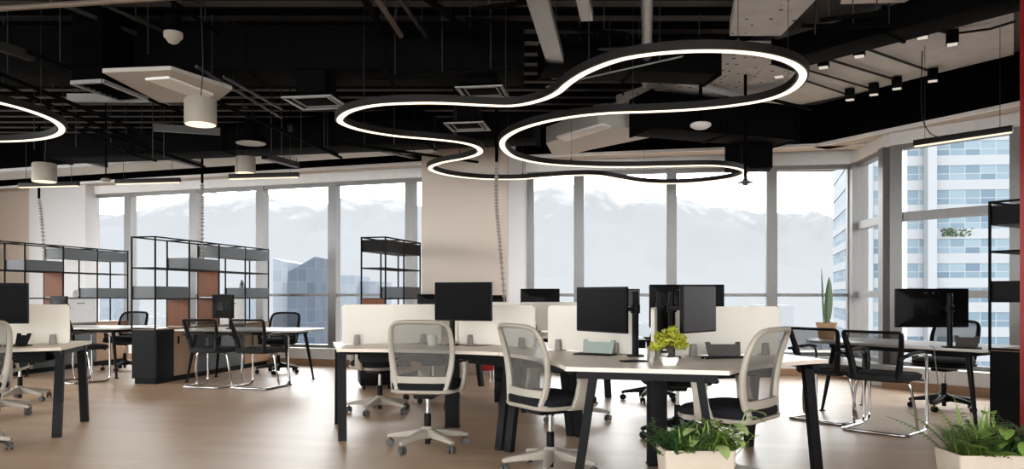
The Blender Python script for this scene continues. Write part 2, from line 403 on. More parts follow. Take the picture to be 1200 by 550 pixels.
# ------------------------------------------------------------------ outside
gm = mat('hazy_city_ground', (72, 72, 73), .9, spec=.02, scale=.02, vary=.25)
struct(B().box((0, 2500, -71), (12000, 6000, 2)).build('ground', gm, smooth=False), 'hazy city plain far below', 'ground')
def mountain_material():
    m = bpy.data.materials.new('snowy_rock'); m.use_nodes = True; nt = m.node_tree; b = nt.nodes['Principled BSDF']
    g = nt.nodes.new('ShaderNodeNewGeometry'); sp = nt.nodes.new('ShaderNodeSeparateXYZ'); nz = nt.nodes.new('ShaderNodeTexNoise')
    nz.inputs['Scale'].default_value = .012; nz.inputs['Detail'].default_value = 8
    ad = nt.nodes.new('ShaderNodeMath'); ad.operation = 'MULTIPLY_ADD'; ad.inputs[1].default_value = 420
    mr = nt.nodes.new('ShaderNodeMapRange'); mr.inputs[1].default_value = 520; mr.inputs[2].default_value = 610
    mx = nt.nodes.new('ShaderNodeMix'); mx.data_type = 'RGBA'; mx.inputs[6].default_value = (.0715, .074, .078, 1); mx.inputs[7].default_value = (.100, .101, .102, 1)
    L = nt.links.new
    L(g.outputs['Position'], sp.inputs[0]); L(g.outputs['Position'], nz.inputs['Vector']); L(nz.outputs['Fac'], ad.inputs[0]); L(sp.outputs['Z'], ad.inputs[2])
    L(ad.outputs[0], mr.inputs[0]); L(mr.outputs[0], mx.inputs[0]); L(mx.outputs[2], b.inputs['Base Color']); b.inputs['Roughness'].default_value = 1; b.inputs['Specular IOR Level'].default_value = 0
    return m
ridge = [(-900, 262), (-300, 250), (0, 242), (60, 246), (110, 248), (160, 240), (205, 234), (245, 224), (290, 220), (318, 228), (345, 237), (372, 241), (400, 233), (430, 232), (462, 231), (495, 238), (560, 240), (615, 226), (640, 221), (662, 217), (690, 227), (730, 230), (765, 225), (800, 231), (835, 244), (870, 243), (905, 248), (960, 250), (1040, 262), (1200, 275), (1700, 285), (2400, 300)]
def ridge_y(px):
    for (a, ya), (b, yb) in zip(ridge, ridge[1:]):
        if a <= px <= b: return ya + (yb - ya) * (px - a) / (b - a)
    return 290
NX, NY = 330, 26
def mt(i, j):
    px = -900 + 3300 * i; far = 3000.
    if j < .72: t = j / .72; r = 1500 + (far - 1500) * t; e_ = t ** 1.35
    else: t = (j - .72) / .28; r = far + 900 * t; e_ = 1 - .55 * t
    zt = EYE + (HY - ridge_y(px)) * far / FPX
    X = (px - CX) / FPX * r
    n1 = noise.fractal(Vector((X * .0024, r * .0024, 3.)), 1., 2., 6)
    hz = -72 + (zt + 72) * e_ + n1 * 95 * (e_ ** .5) * (1.05 - .75 * (1 if .68 < j < .78 else 0)) + noise.fractal(Vector((X * .012, r * .012, 1.)), 1., 2., 4) * 16 * e_
    return Vector((X, r, hz))
struct(B().grid(mt, NX, NY).build('mountains', mountain_material()), 'snow-capped mountains beyond the city', 'mountains')

M_tw = mat('white_facade', (98, 100, 103), .8, spec=.05, scale=.2, vary=.04)
def facade_glass(name, a, c, sx, mo=(96, 98, 101)):
    m = bpy.data.materials.new(name); m.use_nodes = True; nt = m.node_tree; b = nt.nodes['Principled BSDF']
    tc = nt.nodes.new('ShaderNodeTexCoord'); br = nt.nodes.new('ShaderNodeTexBrick'); br.inputs['Scale'].default_value = 1; br.offset = 0
    br.inputs['Brick Width'].default_value = sx; br.inputs['Row Height'].default_value = 3.55; br.inputs['Mortar Size'].default_value = .06
    br.inputs['Color1'].default_value = lin(a) + (1,); br.inputs['Color2'].default_value = lin(c) + (1,); br.inputs['Mortar'].default_value = lin(mo) + (1,)
    ad = nt.nodes.new('ShaderNodeCombineXYZ'); sp = nt.nodes.new('ShaderNodeSeparateXYZ'); sm = nt.nodes.new('ShaderNodeMath'); sm.operation = 'ADD'
    L = nt.links.new
    L(tc.outputs['Object'], sp.inputs[0]); L(sp.outputs[0], sm.inputs[0]); L(sp.outputs[1], sm.inputs[1]); L(sm.outputs[0], ad.inputs[0]); L(sp.outputs[2], ad.inputs[1])
    L(ad.outputs[0], br.inputs[0]); L(br.outputs[0], b.inputs['Base Color']); b.inputs['Roughness'].default_value = .5; b.inputs['Specular IOR Level'].default_value = .03
    return m
M_fg = facade_glass('tower_glazing', (58, 70, 80), (80, 91, 98), 1.9)
M_fg2 = facade_glass('dark_tower_glazing', (44, 50, 58), (54, 60, 68), 2.4, (64, 69, 76))
M_fg3 = facade_glass('pale_tower_glazing', (76, 82, 90), (86, 91, 97), 2.4)
# the big office tower to the right
to = thing('office_tower', 'large white office tower with bands of blue glazing, filling the right windows', 'building', (0, 0, -70))
F0, F1 = Vector((51.5, 112.5, 0)), Vector((66, 158, 0)); uu = Vector((.995, -.1, 0)); F2 = F0 + uu * 75; F3 = F2 + (F1 - F0)
def inset(k): 
    c = (F0 + F1 + F2 + F3) / 4
    return [p + (c - p).normalized() * k for p in (F0, F2, F3, F1)]
B().prism(inset(.12), 0, 134).build('glazing', M_fg, to, smooth=False)
for k in range(37):
    z = 1.2 + k * 3.55
    B().prism(inset(0), z, z + 1.45).build('floor_band', M_tw, to, smooth=False)
q = F0 + uu * 9.
B().beam(q + Vector((0, -.6, 0)), q + Vector((0, -.6, 134)), 1.3, 1.2).build('pilaster', M_tw, to, smooth=False)
q = F0 + uu * .6
B().beam(q + Vector((-.1, -.2, 0)), q + Vector((-.1, -.2, 134)), 1., 1.).build('pilaster', M_tw, to, smooth=False)
sh = B(); rnd = random.Random(3); q = at_depth(1122, 277, 111.6)
for k in range(260):
    p = q + Vector((rnd.uniform(-2.4, 2.4), rnd.uniform(-.5, .2), rnd.uniform(0, 1.1)))
    sh.box(p, (.3, .25, .2), rz=rnd.uniform(0, 3))
tag(sh.build('shrub', mat('dull_green', (46, 56, 44), .9, spec=.05)), 'green shrub on a ledge of the white tower', 'shrub')
def tower(px0, px1, ytop, Y, m, label, depth=24, tilt=0., name='tower'):
    a, b = (px0 - CX) * Y / FPX, (px1 - CX) * Y / FPX; zt = EYE + (HY - ytop) * Y / FPX + 70
    t = thing(name, label, 'building', ((a + b) / 2, Y + depth / 2, -70)); w_ = (b - a)
    v = [(-w_ / 2, -depth / 2), (w_ / 2, -depth / 2), (w_ / 2, depth / 2), (-w_ / 2, depth / 2)]
    bb = B(); bb.loft([[Vector((x, y, 0)) for x, y in v], [Vector((x, y, zt + tilt * x / w_)) for x, y in v]]); bb.build('facade', m, t, smooth=False)
    rf = B(); rf.box((0, 0, zt - abs(tilt) / 2 - .6), (w_ * .96, depth * .9, 1.)); rf.build('roof', M_tw, t, smooth=False)
    return t
tower(320, 337, 305, 205, M_fg3, 'slim pale tower left of the dark glass tower', 20, -1)
tower(337.5, 369, 310, 200, M_fg2, 'dark blue glass tower with a slanted top seen through the fourth window', 22, 4)
tower(398, 418, 323, 260, M_fg3, 'pale blue office block seen through the fifth window', 24)
tower(421, 446, 330, 266, M_fg3, 'lower white-roofed block beside the pale blue office block', 24)
tower(262, 290, 338, 420, M_fg3, 'distant grey block just above the horizon in the third window', 30)
tower(110, 135, 342, 460, M_fg3, 'distant grey block at the horizon in the first window', 30)
tower(905, 930, 358, 330, M_tw, 'white flat block low in the window by the corner', 30)
rnd = random.Random(11); TAKEN = [(q.location.x, q.location.y) for q in COL.objects if q.name.startswith('tower') and q.parent is None]
for k in range(90):
    Y = rnd.uniform(260, 1100); px = rnd.choice([rnd.uniform(100, 490), rnd.uniform(610, 1000)]); hz = rnd.uniform(12, 48) if Y < 500 else rnd.uniform(14, 60)
    wd, dp = rnd.uniform(14, 34), rnd.uniform(14, 34)
    X_ = (px - CX) * Y / FPX
    if any(abs(a - X_) < 46 and abs(c - Y) < 46 for a, c in TAKEN): continue
    TAKEN.append((X_, Y))
    t = B(); t.box((0, 0, hz / 2), (wd, dp, hz)); t.box((rnd.uniform(-3, 3), 0, hz + 1.2), (wd * .35, dp * .4, 2.4))
    o = t.build('city_block', rnd.choice([M_fg3, M_tw, M_tw, M_fg3]), smooth=False); o.location = ((px - CX) * Y / FPX, Y, -70)
    tag(o, 'small pale city block on the hazy plain far below the windows', 'building', 'distant city blocks')
# ------------------------------------------------------------------ task chairs
BACKP = [(.168, .0), (.19, .13), (.214, .32), (.226, .56), (.222, .79), (.205, .925), (.165, .985), (.09, 1.0), (0, 1.002)]
def task_chair(label, top, shell, meshm, wheelm, group, arms=True):
    t = thing('task_chair', label, 'chair', group=group)
    zb = .455; hh = top - .015 - zb
    def by(z, x): 
        k = (z - zb) / hh
        return -.215 - .012 * k - .075 * k * k + .035 * (x / .22) ** 2 + .02 * math.sin(k * PI)
    # five-star base
    b = B()
    for k in range(5):
        a = deg(90 + 72 * k + 12); c, s_ = math.cos(a), math.sin(a); U = Vector((c, s_, 0)); W = Vector((-s_, c, 0))
        lp = []
        for r, z, wd, h in ((.02, .118, .06, .075), (.06, .116, .058, .062), (.18, .103, .046, .042), (.29, .088, .036, .03), (.318, .082, .026, .02)):
            lp.append([U * r + W * wx * wd / 2 + Vector((0, 0, z + hz * h / 2)) for wx, hz in ((-1, -1), (1, -1), (1, .7), (.6, 1), (-.6, 1), (-1, .7))])
        b.loft(lp)
    b.lathe([(.045, .075), (.048, .09), (.046, .15), (.034, .165)], n=16)
    base = b.build('star_base', shell, t)
    for k in range(5):
        a = deg(90 + 72 * k + 12); p = Vector((math.cos(a) * .3, math.sin(a) * .3, 0)); th = a + .9 * (k + 1)
        c = B(); X = Vector((math.cos(th), math.sin(th), 0)); R = Matrix.Rotation(th, 4, 'Z') @ Matrix.Rotation(PI / 2, 4, 'Y')
        for sgn in (-1, 1):
            c.lathe([(.012, -.009), (.026, -.009), (.029, -.005), (.029, .005), (.026, .009), (.012, .009)], p + X * sgn * .016 + Vector((0, 0, .0292)), 16, R)
        c.lathe([(.008, -.02), (.008, .02)], p + Vector((0, 0, .0292)), 8, R); c.tube([p + Vector((0, 0, .035)), p + Vector((0, 0, .085))], .008, 8)
        c.build('caster', wheelm, base)
    g = B(); g.lathe([(.014, .15), (.014, .42)], n=14); gl = g.build('gas_lift', M_chrome, t)
    g = B(); g.lathe([(.026, .13), (.026, .255), (.02, .262)], n=16); g.lathe([(.02, .03), (.02, .08)], n=12); g.build('sleeve', M_plast, gl)
    g = B(); g.box((0, -.01, .408), (.16, .24, .05), bev=.012); g.build('tilt_mechanism', M_plast, t)
    sp_ = B(); sp_.loft([rr(.40, .40, .09, 5, .424), rr(.485, .475, .1, 5, .436, 0, .01), rr(.495, .485, .1, 5, .458, 0, .01)]); sp_.build('seat_pan', shell, t)
    def seat_loop(w, d_, z, dz):
        return [Vector((p.x, p.y, z - dz * max(0, p.y - .08) ** 2 * 9)) for p in rr(w, d_, .11, 6, z, 0, .012)]
    q = B(); q.loft([seat_loop(.470, .462, .4585, .0), seat_loop(.482, .474, .476, .02), seat_loop(.478, .47, .500, .045), seat_loop(.44, .43, .517, .06), seat_loop(.3, .3, .522, .06)])
    q.build('seat', M_cush, t)
    # back
    pth = [(x, zb + k * hh) for x, k in BACKP]; full = [(-x, z) for x, z in pth[:-1]] + [(x, z) for x, z in reversed(pth)]
    pts = spline([Vector((x, by(z, x), z)) for x, z in full], 4)
    n_ = len(pts); rad = [.0185 + .013 * max(0, 1 - min(i, n_ - 1 - i) / (n_ * .30)) for i in range(n_)]
    f = B(); f.tube([Vector((pts[0].x * 1.15, -.16, .452))] + pts + [Vector((pts[-1].x * 1.15, -.16, .452))], [.03] + rad + [.03], 10, sq=.8)
    f.build('back_frame', shell, t)
    zs = [p[1] for p in pth]; xs = [p[0] for p in pth]
    def halfw(z):
        for a in range(len(zs) - 1):
            if zs[a] <= z <= zs[a + 1]: return xs[a] + (xs[a + 1] - xs[a]) * (z - zs[a]) / max(1e-6, zs[a + 1] - zs[a])
        return xs[-2]
    z0, z1 = zb + .16 * hh, zb + .99 * hh
    def mf(u, v):
        z = z0 + (z1 - z0) * v; x = (2 * u - 1) * (halfw(z) - .004); return Vector((x, by(z, x) + .004, z))
    B().grid(mf, 14, 18).build('back_mesh', meshm, t)
    def lf(z, h, th):
        out = []
        for sx in range(13):
            x = -.196 + .392 * sx / 12; y = by(z, x) - .004
            out.append([Vector((x, y - th, z - h)), Vector((x, y + th, z - h)), Vector((x, y + th, z + h)), Vector((x, y - th, z + h))])
        return out
    l = B(); l.loft(lf(zb + .155 * hh, .024, .013)); l.build('lumbar_bar', shell, t)
    if arms:
        for sg in (-1, 1):
            a = B()
            def al(x, y, z, w_, d_): return [Vector((sg * x + p.x, y + p.y, z)) for p in rr(w_, d_, min(w_, d_) * .4, 3)]
            a.loft([al(.235, .02, .430, .05, .13), al(.262, .03, .452, .036, .115), al(.274, .04, .52, .034, .095), al(.278, .05, .60, .034, .085), al(.275, .055, .655, .04, .10)])
            ar = a.build('armrest', shell, t)
            p_ = B(); p_.loft([[Vector((sg * .272 + p.x, .03 + p.y, z)) for p in rr(w_, d_, .03, 4)] for w_, d_, z in ((.045, .17, .655), (.056, .19, .662), (.054, .185, .676))]); p_.build('arm_pad', M_plast, ar)
    return t

# ------------------------------------------------------------------ visitor chairs
def visitor_chair(label, group):
    t = thing('visitor_chair', label, 'chair', group=group)
    r = .0125; pts = []
    side = [(-.245, -.20, .655), (-.262, .12, .668), (-.262, .225, .64), (-.262, .235, r), (-.262, -.26, r)]
    pts = [Vector(p) for p in side] + [Vector((-x, y, z)) for x, y, z in reversed(side)]
    f = B(); f.tube(fillet(pts, .07, 6), r, 10)
    for sg in (-1, 1):
        f.tube(fillet([Vector((sg * .262, .02, r)), Vector((sg * .25, -.02, .20)), Vector((sg * .215, -.03, .425)), Vector((sg * .1, -.03, .428))], .05, 4), .0115, 8)
    f.tube([(-.26, .17, .428), (.26, .17, .428)], .01, 8)
    f.build('sled_frame', M_chrome, t)
    q = B(); q.loft([rr(.43, .44, .07, 5, .43, 0, .02), rr(.475, .475, .08, 5, .445, 0, .02), rr(.475, .475, .08, 5, .478, 0, .02), rr(.43, .42, .08, 5, .492, 0, .02)]); q.build('seat', M_cush if False else mat('black_seat_fabric', (19, 19, 20), .9, scale=200, vary=.2), t)
    def bp(x, k): return Vector((x, -.205 - .02 * k - .085 * k * k + .03 * (x / .22) ** 2, .455 + .39 * k))
    L = [(-.165, 0), (-.18, .12), (-.205, .5), (-.228, .9), (-.224, .975), (-.20, 1.0), (0, 1.0), (.20, 1.0), (.224, .975), (.228, .9), (.205, .5), (.18, .12), (.165, 0)]
    fr = B(); pp = spline([bp(x, k) for x, k in L], 4); N = len(pp)
    fr.tube(pp, [.0165 + .024 * max(0, 1 - min(i, N - 1 - i) / (N * .36)) for i in range(N)], 10, sq=.75)
    fr.loft([[bp(-.17 + .34 * i / 10, .06) + Vector(d_) for d_ in ((0, -.01, -.02), (0, .01, -.02), (0, .01, .02), (0, -.01, .02))] for i in range(11)])
    fr.build('back_frame', M_plast, t)
    def mf(u, v):
        k = .08 + .90 * v; hw = .178 + .042 * min(1, k); return bp((2 * u - 1) * hw, k) + Vector((0, .003, 0))
    B().grid(mf, 12, 10).build('back_mesh', M_meshk, t)
    for sg in (-1, 1):
        a = B(); a.loft([[Vector((sg * .256 + p.x, y, .676 + dz + p.y)) for p in rr(.042, .02, .008, 2)] for y, dz in ((-.235, -.022), (-.1, -.006), (.1, -.002), (.2, -.018))])
        a.beam((sg * .245, -.2, .655), (sg * .2, -.235, .62), .03, .03, bev=.006); a.build('arm_pad', M_plast, t)
    return t

# ------------------------------------------------------------------ 120 degree workstation desks
TOP_Z, TOP_T = .73, .025
def workstation(name_label, hub, arms, screens):
    """arms: (axis angle, length); a three-armed desk with a long slightly hollow edge between each pair of arms"""
    t = thing('workstation_desk', name_label, 'desk', (hub[0], hub[1], 0), group=None)
    HWD = .46; poly = []
    arms = sorted(arms, key=lambda a: a[0] % 360)
    ends = []
    for a, L in arms:
        ax = Vector((math.cos(deg(a)), math.sin(deg(a)), 0)); pr = Vector((-ax.y, ax.x, 0))
        ends.append((ax * L - pr * HWD, ax * L + pr * HWD, ax, pr, L))
    for i, e_ in enumerate(ends):
        nx = ends[(i + 1) % len(ends)]
        poly.append(e_[0])
        a, c = e_[1], nx[0]
        ctl = (a + c) / 2; ctl = ctl - ctl.normalized() * .17
        for k in range(13):
            q = k / 12; poly.append(a * (1 - q) ** 2 + ctl * 2 * q * (1 - q) + c * q * q)
    b = B(); b.prism(poly, TOP_Z - TOP_T, TOP_Z); b.build('tabletop', M_top, t)
    # spine beams, hub column, cable trays
    b = B()
    for (p0, p1, ax, pr, L) in ends: b.beam(ax * .05 + Vector((0, 0, .675)), ax * (L - .06) + Vector((0, 0, .675)), .06, .05)
    b.build('beam_frame', M_leg, t, smooth=False)
    b = B(); b.box((0, 0, .352), (.12, .12, .70), rz=0, bev=.006); b.box((0, 0, .004), (.13, .13, .008), rz=0); b.build('hub_column', M_leg, t)
    for (p0, p1, ax, pr, L) in ends:
        cp = ax * (L - .045)
        for sg in (-1, 1):
            lg = B(); tp, ft = cp + pr * sg * .30 + Vector((0, 0, .70)), cp + pr * sg * .405
            lg.loft([[c_ + pr * dx * .0225 + ax * dy * .033 for dx, dy in ((-1, -1), (1, -1), (1, 1), (-1, 1))] for c_ in (ft, ft * .5 + tp * .5, tp)])
            lg.build('leg', M_leg, t, smooth=False)
        r_ = B(); r_.beam(cp - pr * .40 + Vector((0, 0, .683)), cp + pr * .40 + Vector((0, 0, .683)), .05, .044); r_.build('crossbar', M_leg, t, smooth=False)
        if L < .95: continue
        tr = B()
        for sg in (-1, 1): tr.beam(ax * .25 + pr * sg * .16 + Vector((0, 0, .645)), ax * (L - .2) + pr * sg * .16 + Vector((0, 0, .645)), .02, .11)
        tr.beam(ax * .25 + Vector((0, 0, .595)), ax * (L - .2) + Vector((0, 0, .595)), .33, .012); tr.build('cable_tray', M_plast, t, smooth=False)
    for (a, s0, s1) in screens:
        ax = Vector((math.cos(deg(a)), math.sin(deg(a)), 0)); pr = Vector((-ax.y, ax.x, 0)); Ln = s1 - s0; z0, z1 = TOP_Z + .008, 1.07
        lp = [[ax * ((s0 + s1) / 2 + p.x) + pr * dy + Vector((0, 0, (z0 + z1) / 2 + p.y)) for p in rr(Ln, z1 - z0, .03, 5)] for dy in (-.011, .011)]
        sc = B(); sc.loft(lp); so = sc.build('desk_screen', M_screen, t)
        for d_ in (.16, Ln - .12):
            if Ln < .5 and d_ > .2: continue
            c_ = B()
            for sg in (-1, 1):
                c_.loft([[ax * (s0 + d_ + p.x) + pr * (sg * .026 + p.y) + Vector((0, 0, z)) for p in rr(w_, .028, .008, 2)] for w_, z in ((.06, TOP_Z + .0005), (.05, TOP_Z + .06), (.04, TOP_Z + .085))])
            c_.build('clamp', M_spine, so)
    return t

# ------------------------------------------------------------------ meeting tables
def meeting_table(label, near, u, v, L, W, z=.70):
    """near = end corner away from the shelf, u = towards the shelf, v = across"""
    u, v = Vector(u).normalized(), Vector(v).normalized(); c = Vector(near) + u * L / 2 + v * W / 2
    t = thing('meeting_table', label, 'table', (c.x, c.y, 0))
    def P(a, b_, zz): return u * (a - L / 2) + v * (b_ - W / 2) + Vector((0, 0, zz))
    def lo(g, zz): return [u * p.x + v * p.y + Vector((0, 0, zz)) for p in rr(L - g, W - g, .05, 5)]
    b = B(); b.loft([lo(.02, z - .026), lo(0, z - .018), lo(0, z - .003), lo(.006, z)]); b.build('tabletop', M_wtop, t)
    f = B()
    for q in (.14, W - .14): f.beam(P(.2, q, z - .05), P(L - .2, q, z - .05), .04, .04)
    for q in (.22, L - .22): f.beam(P(q, .14, z - .05), P(q, W - .14, z - .05), .04, .04)
    f.build('frame', M_plast, t, smooth=False)
    for a, sa in ((.24, -1), (L - .24, 1)):
        for q, sq in ((.15, -1), (W - .15, 1)):
            lg = B(); tp = P(a, q, z - .03); ft = P(a + sa * .1, q + sq * .06, .012)
            lg.tube([tp, tp * .5 + ft * .5, ft], [.026, .021, .014], 12)
            lg.lathe([(.03, 0), (.03, .008), (.014, .014)], P(a + sa * .1, q + sq * .06, 0), 16); lg.build('leg', M_plast, t)
    return t

# ------------------------------------------------------------------ shelving units with metal trays
def shelving(label, near, u, nb, bay=.725, dep=.34, cabinet=True, walnut=(), front=None, flip=1):
    """near = front corner nearest the viewer, u = along the unit, the depth goes to the left of u"""
    u = Vector(u).normalized(); v = Vector((-u.y, u.x, 0)) * flip
    t = thing('shelving_unit', label, 'shelf', (near[0], near[1], 0))
    def P(a, d_, z): return u * a + v * d_ + Vector((0, 0, z))
    R = .0085; L = nb * bay
    f = B()
    for i in range(nb + 1):
        for d_ in (0, dep): f.beam(P(i * bay, d_, .7), P(i * bay, d_, 1.9), R * 2, R * 2, up=u)
        for z in (1.1, 1.5, 1.9): f.beam(P(i * bay, R, z), P(i * bay, dep - R, z), R * 2, R * 2)
    for z in (1.1, 1.5, 1.9):
        for d_ in (0, dep): f.beam(P(-R, d_, z), P(L + R, d_, z), R * 2, R * 2)
    f.beam(P(0, 0, .715), P(0, dep, .715), R * 2, R * 2)
    f.build('frame', M_frame, t, smooth=False)
    for i in range(nb):
        for z in (1.1, 1.5):
            s_ = B(); s_.beam(P(i * bay + .012, dep / 2, z), P((i + 1) * bay - .012, dep / 2, z), dep - .02, .006); s_.build('shelf_plate', M_frame, t, smooth=False)
    c = B(); c.beam(P(0, dep / 2, .385), P(L, dep / 2, .385), dep, .63); cb = c.build('cabinet', M_house, t, smooth=False)
    c = B(); c.beam(P(.03, dep / 2, .035), P(L - .03, dep / 2, .035), dep - .04, .07); c.build('plinth', M_frame, t, smooth=False)
    c = B(); c.beam(P(0, dep / 2, .708), P(L, dep / 2, .708), dep + .004, .016); c.build('cabinet_top', M_oak, t, smooth=False)
    if front:
        for (a, b_, m, hd) in front:
            dd = B(); dd.beam(P(a + .004, -.009, .385), P(b_ - .004, -.009, .385), .018, .62); do = dd.build('door', m, t, smooth=False)
            if hd:
                h_ = B(); h_.beam(P(a + .09, -.026, .5), P(a + .09, -.026, .6), .016, .02, up=u); h_.build('handle', M_black, do, smooth=False)
    for i, z0 in walnut:
        w_ = B(); w_.beam(P(i * bay, .012, z0 + .2), P(i * bay, dep - .012, z0 + .2), .02, .38); w_.build('divider', M_walnut, t, smooth=False)
    return t, P, bay, dep
def tray(P, bay, dep, i, z, label, m=None, group='metal trays of the shelving units', root=None):
    o = B(); a, b_ = i * bay + .014, (i + 1) * bay - .014; h = .155; d0, d1 = -.004, dep + .004
    for (p, q) in (((a, d0), (b_, d0)), ((a, d1), (b_, d1))): o.beam(P(p[0], p[1], z + h / 2), P(q[0], q[1], z + h / 2), .008, h)
    for x in (a, b_): o.beam(P(x, d0, z + h / 2), P(x, d1, z + h / 2), .008, h)
    o.beam(P(a, dep / 2, z + .004), P(b_, dep / 2, z + .004), dep, .006)
    ob = o.build('shelf_tray', m or M_box, smooth=False); ob.location = root.location
    return tag(ob, label, 'tray', group)

# ------------------------------------------------------------------ monitors on post arms
def monitor(label, post, zdesk, c, ang, w=.53, h=.30, ztop=1.17, logo=None, name='monitor', group=None, scr=None):
    """post = plan point of the clamp post, c = centre of the screen, ang = direction the screen faces"""
    t = thing(name, label, 'monitor', (post[0], post[1], zdesk), group=group)
    n = Vector((math.cos(deg(ang)), math.sin(deg(ang)), 0)); rgt = Vector((-n.y, n.x, 0)); c = Vector(c) - Vector((post[0], post[1], zdesk)); Z = Vector((0, 0, 1))
    def fr(ww, hh, r, d_): return [c + rgt * p.x + Z * p.y + n * d_ for p in rr(ww, hh, r, 3)]
    b = B(); b.loft([fr(w * .55, h * .5, .02, -.045), fr(w * .6, h * .55, .02, -.038), fr(w * .97, h * .95, .012, -.026), fr(w, h, .008, -.02), fr(w, h, .008, 0)]); ho = b.build('housing', M_house, t)
    b = B(); b.loft([fr(w - .016, h - .022, .004, .0005), fr(w - .016, h - .022, .004, .002)]); b.build('screen', scr or M_panel, t)
    p = B(); H_ = ztop - zdesk; p.lathe([(.023, .01), (.023, H_), (.019, H_ + .004)], n=16); p.build('post', M_plast, t)
    p = B(); p.loft([rr(.11, .09, .015, 4, 0), rr(.11, .09, .015, 4, .012)]); p.build('base_plate', M_plast, t)
    zc = min(c.z, H_ - .05); cl = B(); cl.lathe([(.033, zc - .03), (.033, zc + .03)], n=16); cl.box((0, -.0, zc), (.05, .075, .03), bev=.006)
    bk = c - n * .05; elbow = Vector((bk.x * .45 - n.x * .05, bk.y * .45 - n.y * .05, zc))
    cl.tube([Vector((0, 0, zc)), elbow, Vector((bk.x, bk.y, c.z))], .014, 10); cl.build('arm', M_plast, t)
    v = B(); v.loft([[c + rgt * q.x + Z * q.y - n * .046 for q in rr(.11, .11, .01, 3)], [c + rgt * q.x + Z * q.y - n * .056 for q in rr(.11, .11, .01, 3)]]); v.build('mount_plate', M_plast, t)
    if logo:
        cu = bpy.data.curves.new('logo', 'FONT'); cu.body = logo; cu.size = .035; cu.align_x = 'CENTER'; cu.align_y = 'CENTER'; cu.extrude = .0006
        cu.materials.append(mat('logo_grey', (170, 170, 170), .5)); tmp = bpy.data.objects.new('logo', cu); COL.objects.link(tmp); bpy.context.view_layer.update()
        me = bpy.data.meshes.new_from_object(tmp.evaluated_get(bpy.context.evaluated_depsgraph_get())); bpy.data.objects.remove(tmp)
        lo = bpy.data.objects.new('logo', me); COL.objects.link(lo); lo.parent = t
        pos = c + Z * (h * .5 - .05) - n * .0315
        X = -rgt; Yv = Z; Zv = X.cross(Yv); lo.matrix_local = Matrix.Translation(pos) @ Matrix((X, Yv, Zv)).transposed().to_4x4()
    return t

def tablet_stand(label, p, z, ang, m, w=.22):
    t = thing('tablet_stand', label, 'stand', (p[0], p[1], z), facing(ang))
    q = B(); tilt = Matrix.Translation((0, 0, .006)) @ Matrix.Rotation(deg(-22), 4, 'X')
    pl_ = [(-w / 2, 0), (w / 2, 0), (w / 2 + .012, .105), (w / 2 - .02, .105), (w / 2 - .026, .088), (-w / 2 + .026, .088), (-w / 2 + .02, .105), (-w / 2 - .012, .105)]
    q.loft([[tilt @ Vector((x, .0, z_)) for x, z_ in pl_], [tilt @ Vector((x, .008, z_)) for x, z_ in pl_]]); q.build('plate', m, t, smooth=False)
    q = B(); q.box((0, -.03, .005), (w + .06, .13, .01), bev=.003); q.build('foot', M_plast, t)
    return t
# ------------------------------------------------------------------ desks
H1, H2, H3, H0 = Vector((-.52, 6.70, 0)), Vector((.98, 5.2, 0)), Vector((.0, 8.72, 0)), Vector((-4.70, 6.34, 0))
LB = (H2 - H1).length / 2 - .004
workstation('pale maple three-armed desk left of centre, behind the straight-on chair', H1, [(195, 1.0), (315, LB), (75, 1.02)], [(195, .1, .94), (315, .1, LB - .07), (75, .1, .95)])
workstation('pale maple three-armed desk in front, with the bonsai on the arm towards the viewer', H2, [(135, LB), (255, .86), (15, 1.0)], [(135, .17, LB - .07), (255, .1, .34), (15, .1, .94)])
workstation('maple three-armed desk at the back, mostly hidden behind the white screens', H3, [(255, 1.02), (15, 1.05), (135, 1.0)], [(255, .1, .9), (15, .1, .9), (135, .1, .9)])
workstation('pale maple desk end cut off by the left edge of the photo', H0, [(15, 1.0), (255, 1.0), (135, 1.0)], [(15, .1, .94), (255, .1, .94), (135, .1, .94)])

# ------------------------------------------------------------------ task chairs
gch = task_chair('light-framed mesh task chair seen straight from behind, left of centre', .972, M_shell, M_mesh, M_wheel, 'light-framed task chairs')
gch.location = (-.635, 5.78, 0); gch.rotation_euler = (0, 0, facing(83))
def light_chair(x, y, a, lab): return dup(gch, (x, y, 0), facing(a), lab)
light_chair(.25, 5.0, 33, 'light-framed mesh task chair turned right, tucked in left of the front desk arm')
light_chair(1.285, 4.52, 138, 'light-framed mesh task chair seen almost side-on at the right of the bonsai desk')
light_chair(-1.30, 7.55, -45, 'light-framed task chair on the far side of the left desk, only seat and base showing')
light_chair(.58, 7.05, 195, 'light-framed task chair behind the white screens, glimpsed under the tilted chair at front')
light_chair(-4.03, 5.68, 135, 'light-framed task chair nearest at the left edge, mostly outside the photo')
light_chair(-4.92, 7.35, 200, 'light-framed task chair at the left edge with its base past the desk end')
light_chair(-5.35, 8.35, 260, 'light-framed task chair behind the left desk, seat just over the floor view')
bch = task_chair('black mesh task chair on the window side of the right table', .895, M_plast, M_meshk, M_plast, 'black task chairs')
bch.location = (4.36, 7.75, 0); bch.rotation_euler = (0, 0, facing(213))
def black_chair(x, y, a, lab): return dup(bch, (x, y, 0), facing(a), lab)
black_chair(-3.45, 11.35, 262, 'black mesh task chair on the window side of the left meeting table')
black_chair(-5.95, 11.8, 262, 'black mesh task chair behind the far left table beside the open shelf')
black_chair(1.34, 6.22, 255, 'black task chair at the back of the bonsai desk, only its seat and stem visible')
black_chair(-.86, 8.40, 20, 'black task chair at the back desk, base seen under the left desk')
black_chair(1.52, 8.42, 160, 'black task chair at the back desk, base seen left of the front hub column')

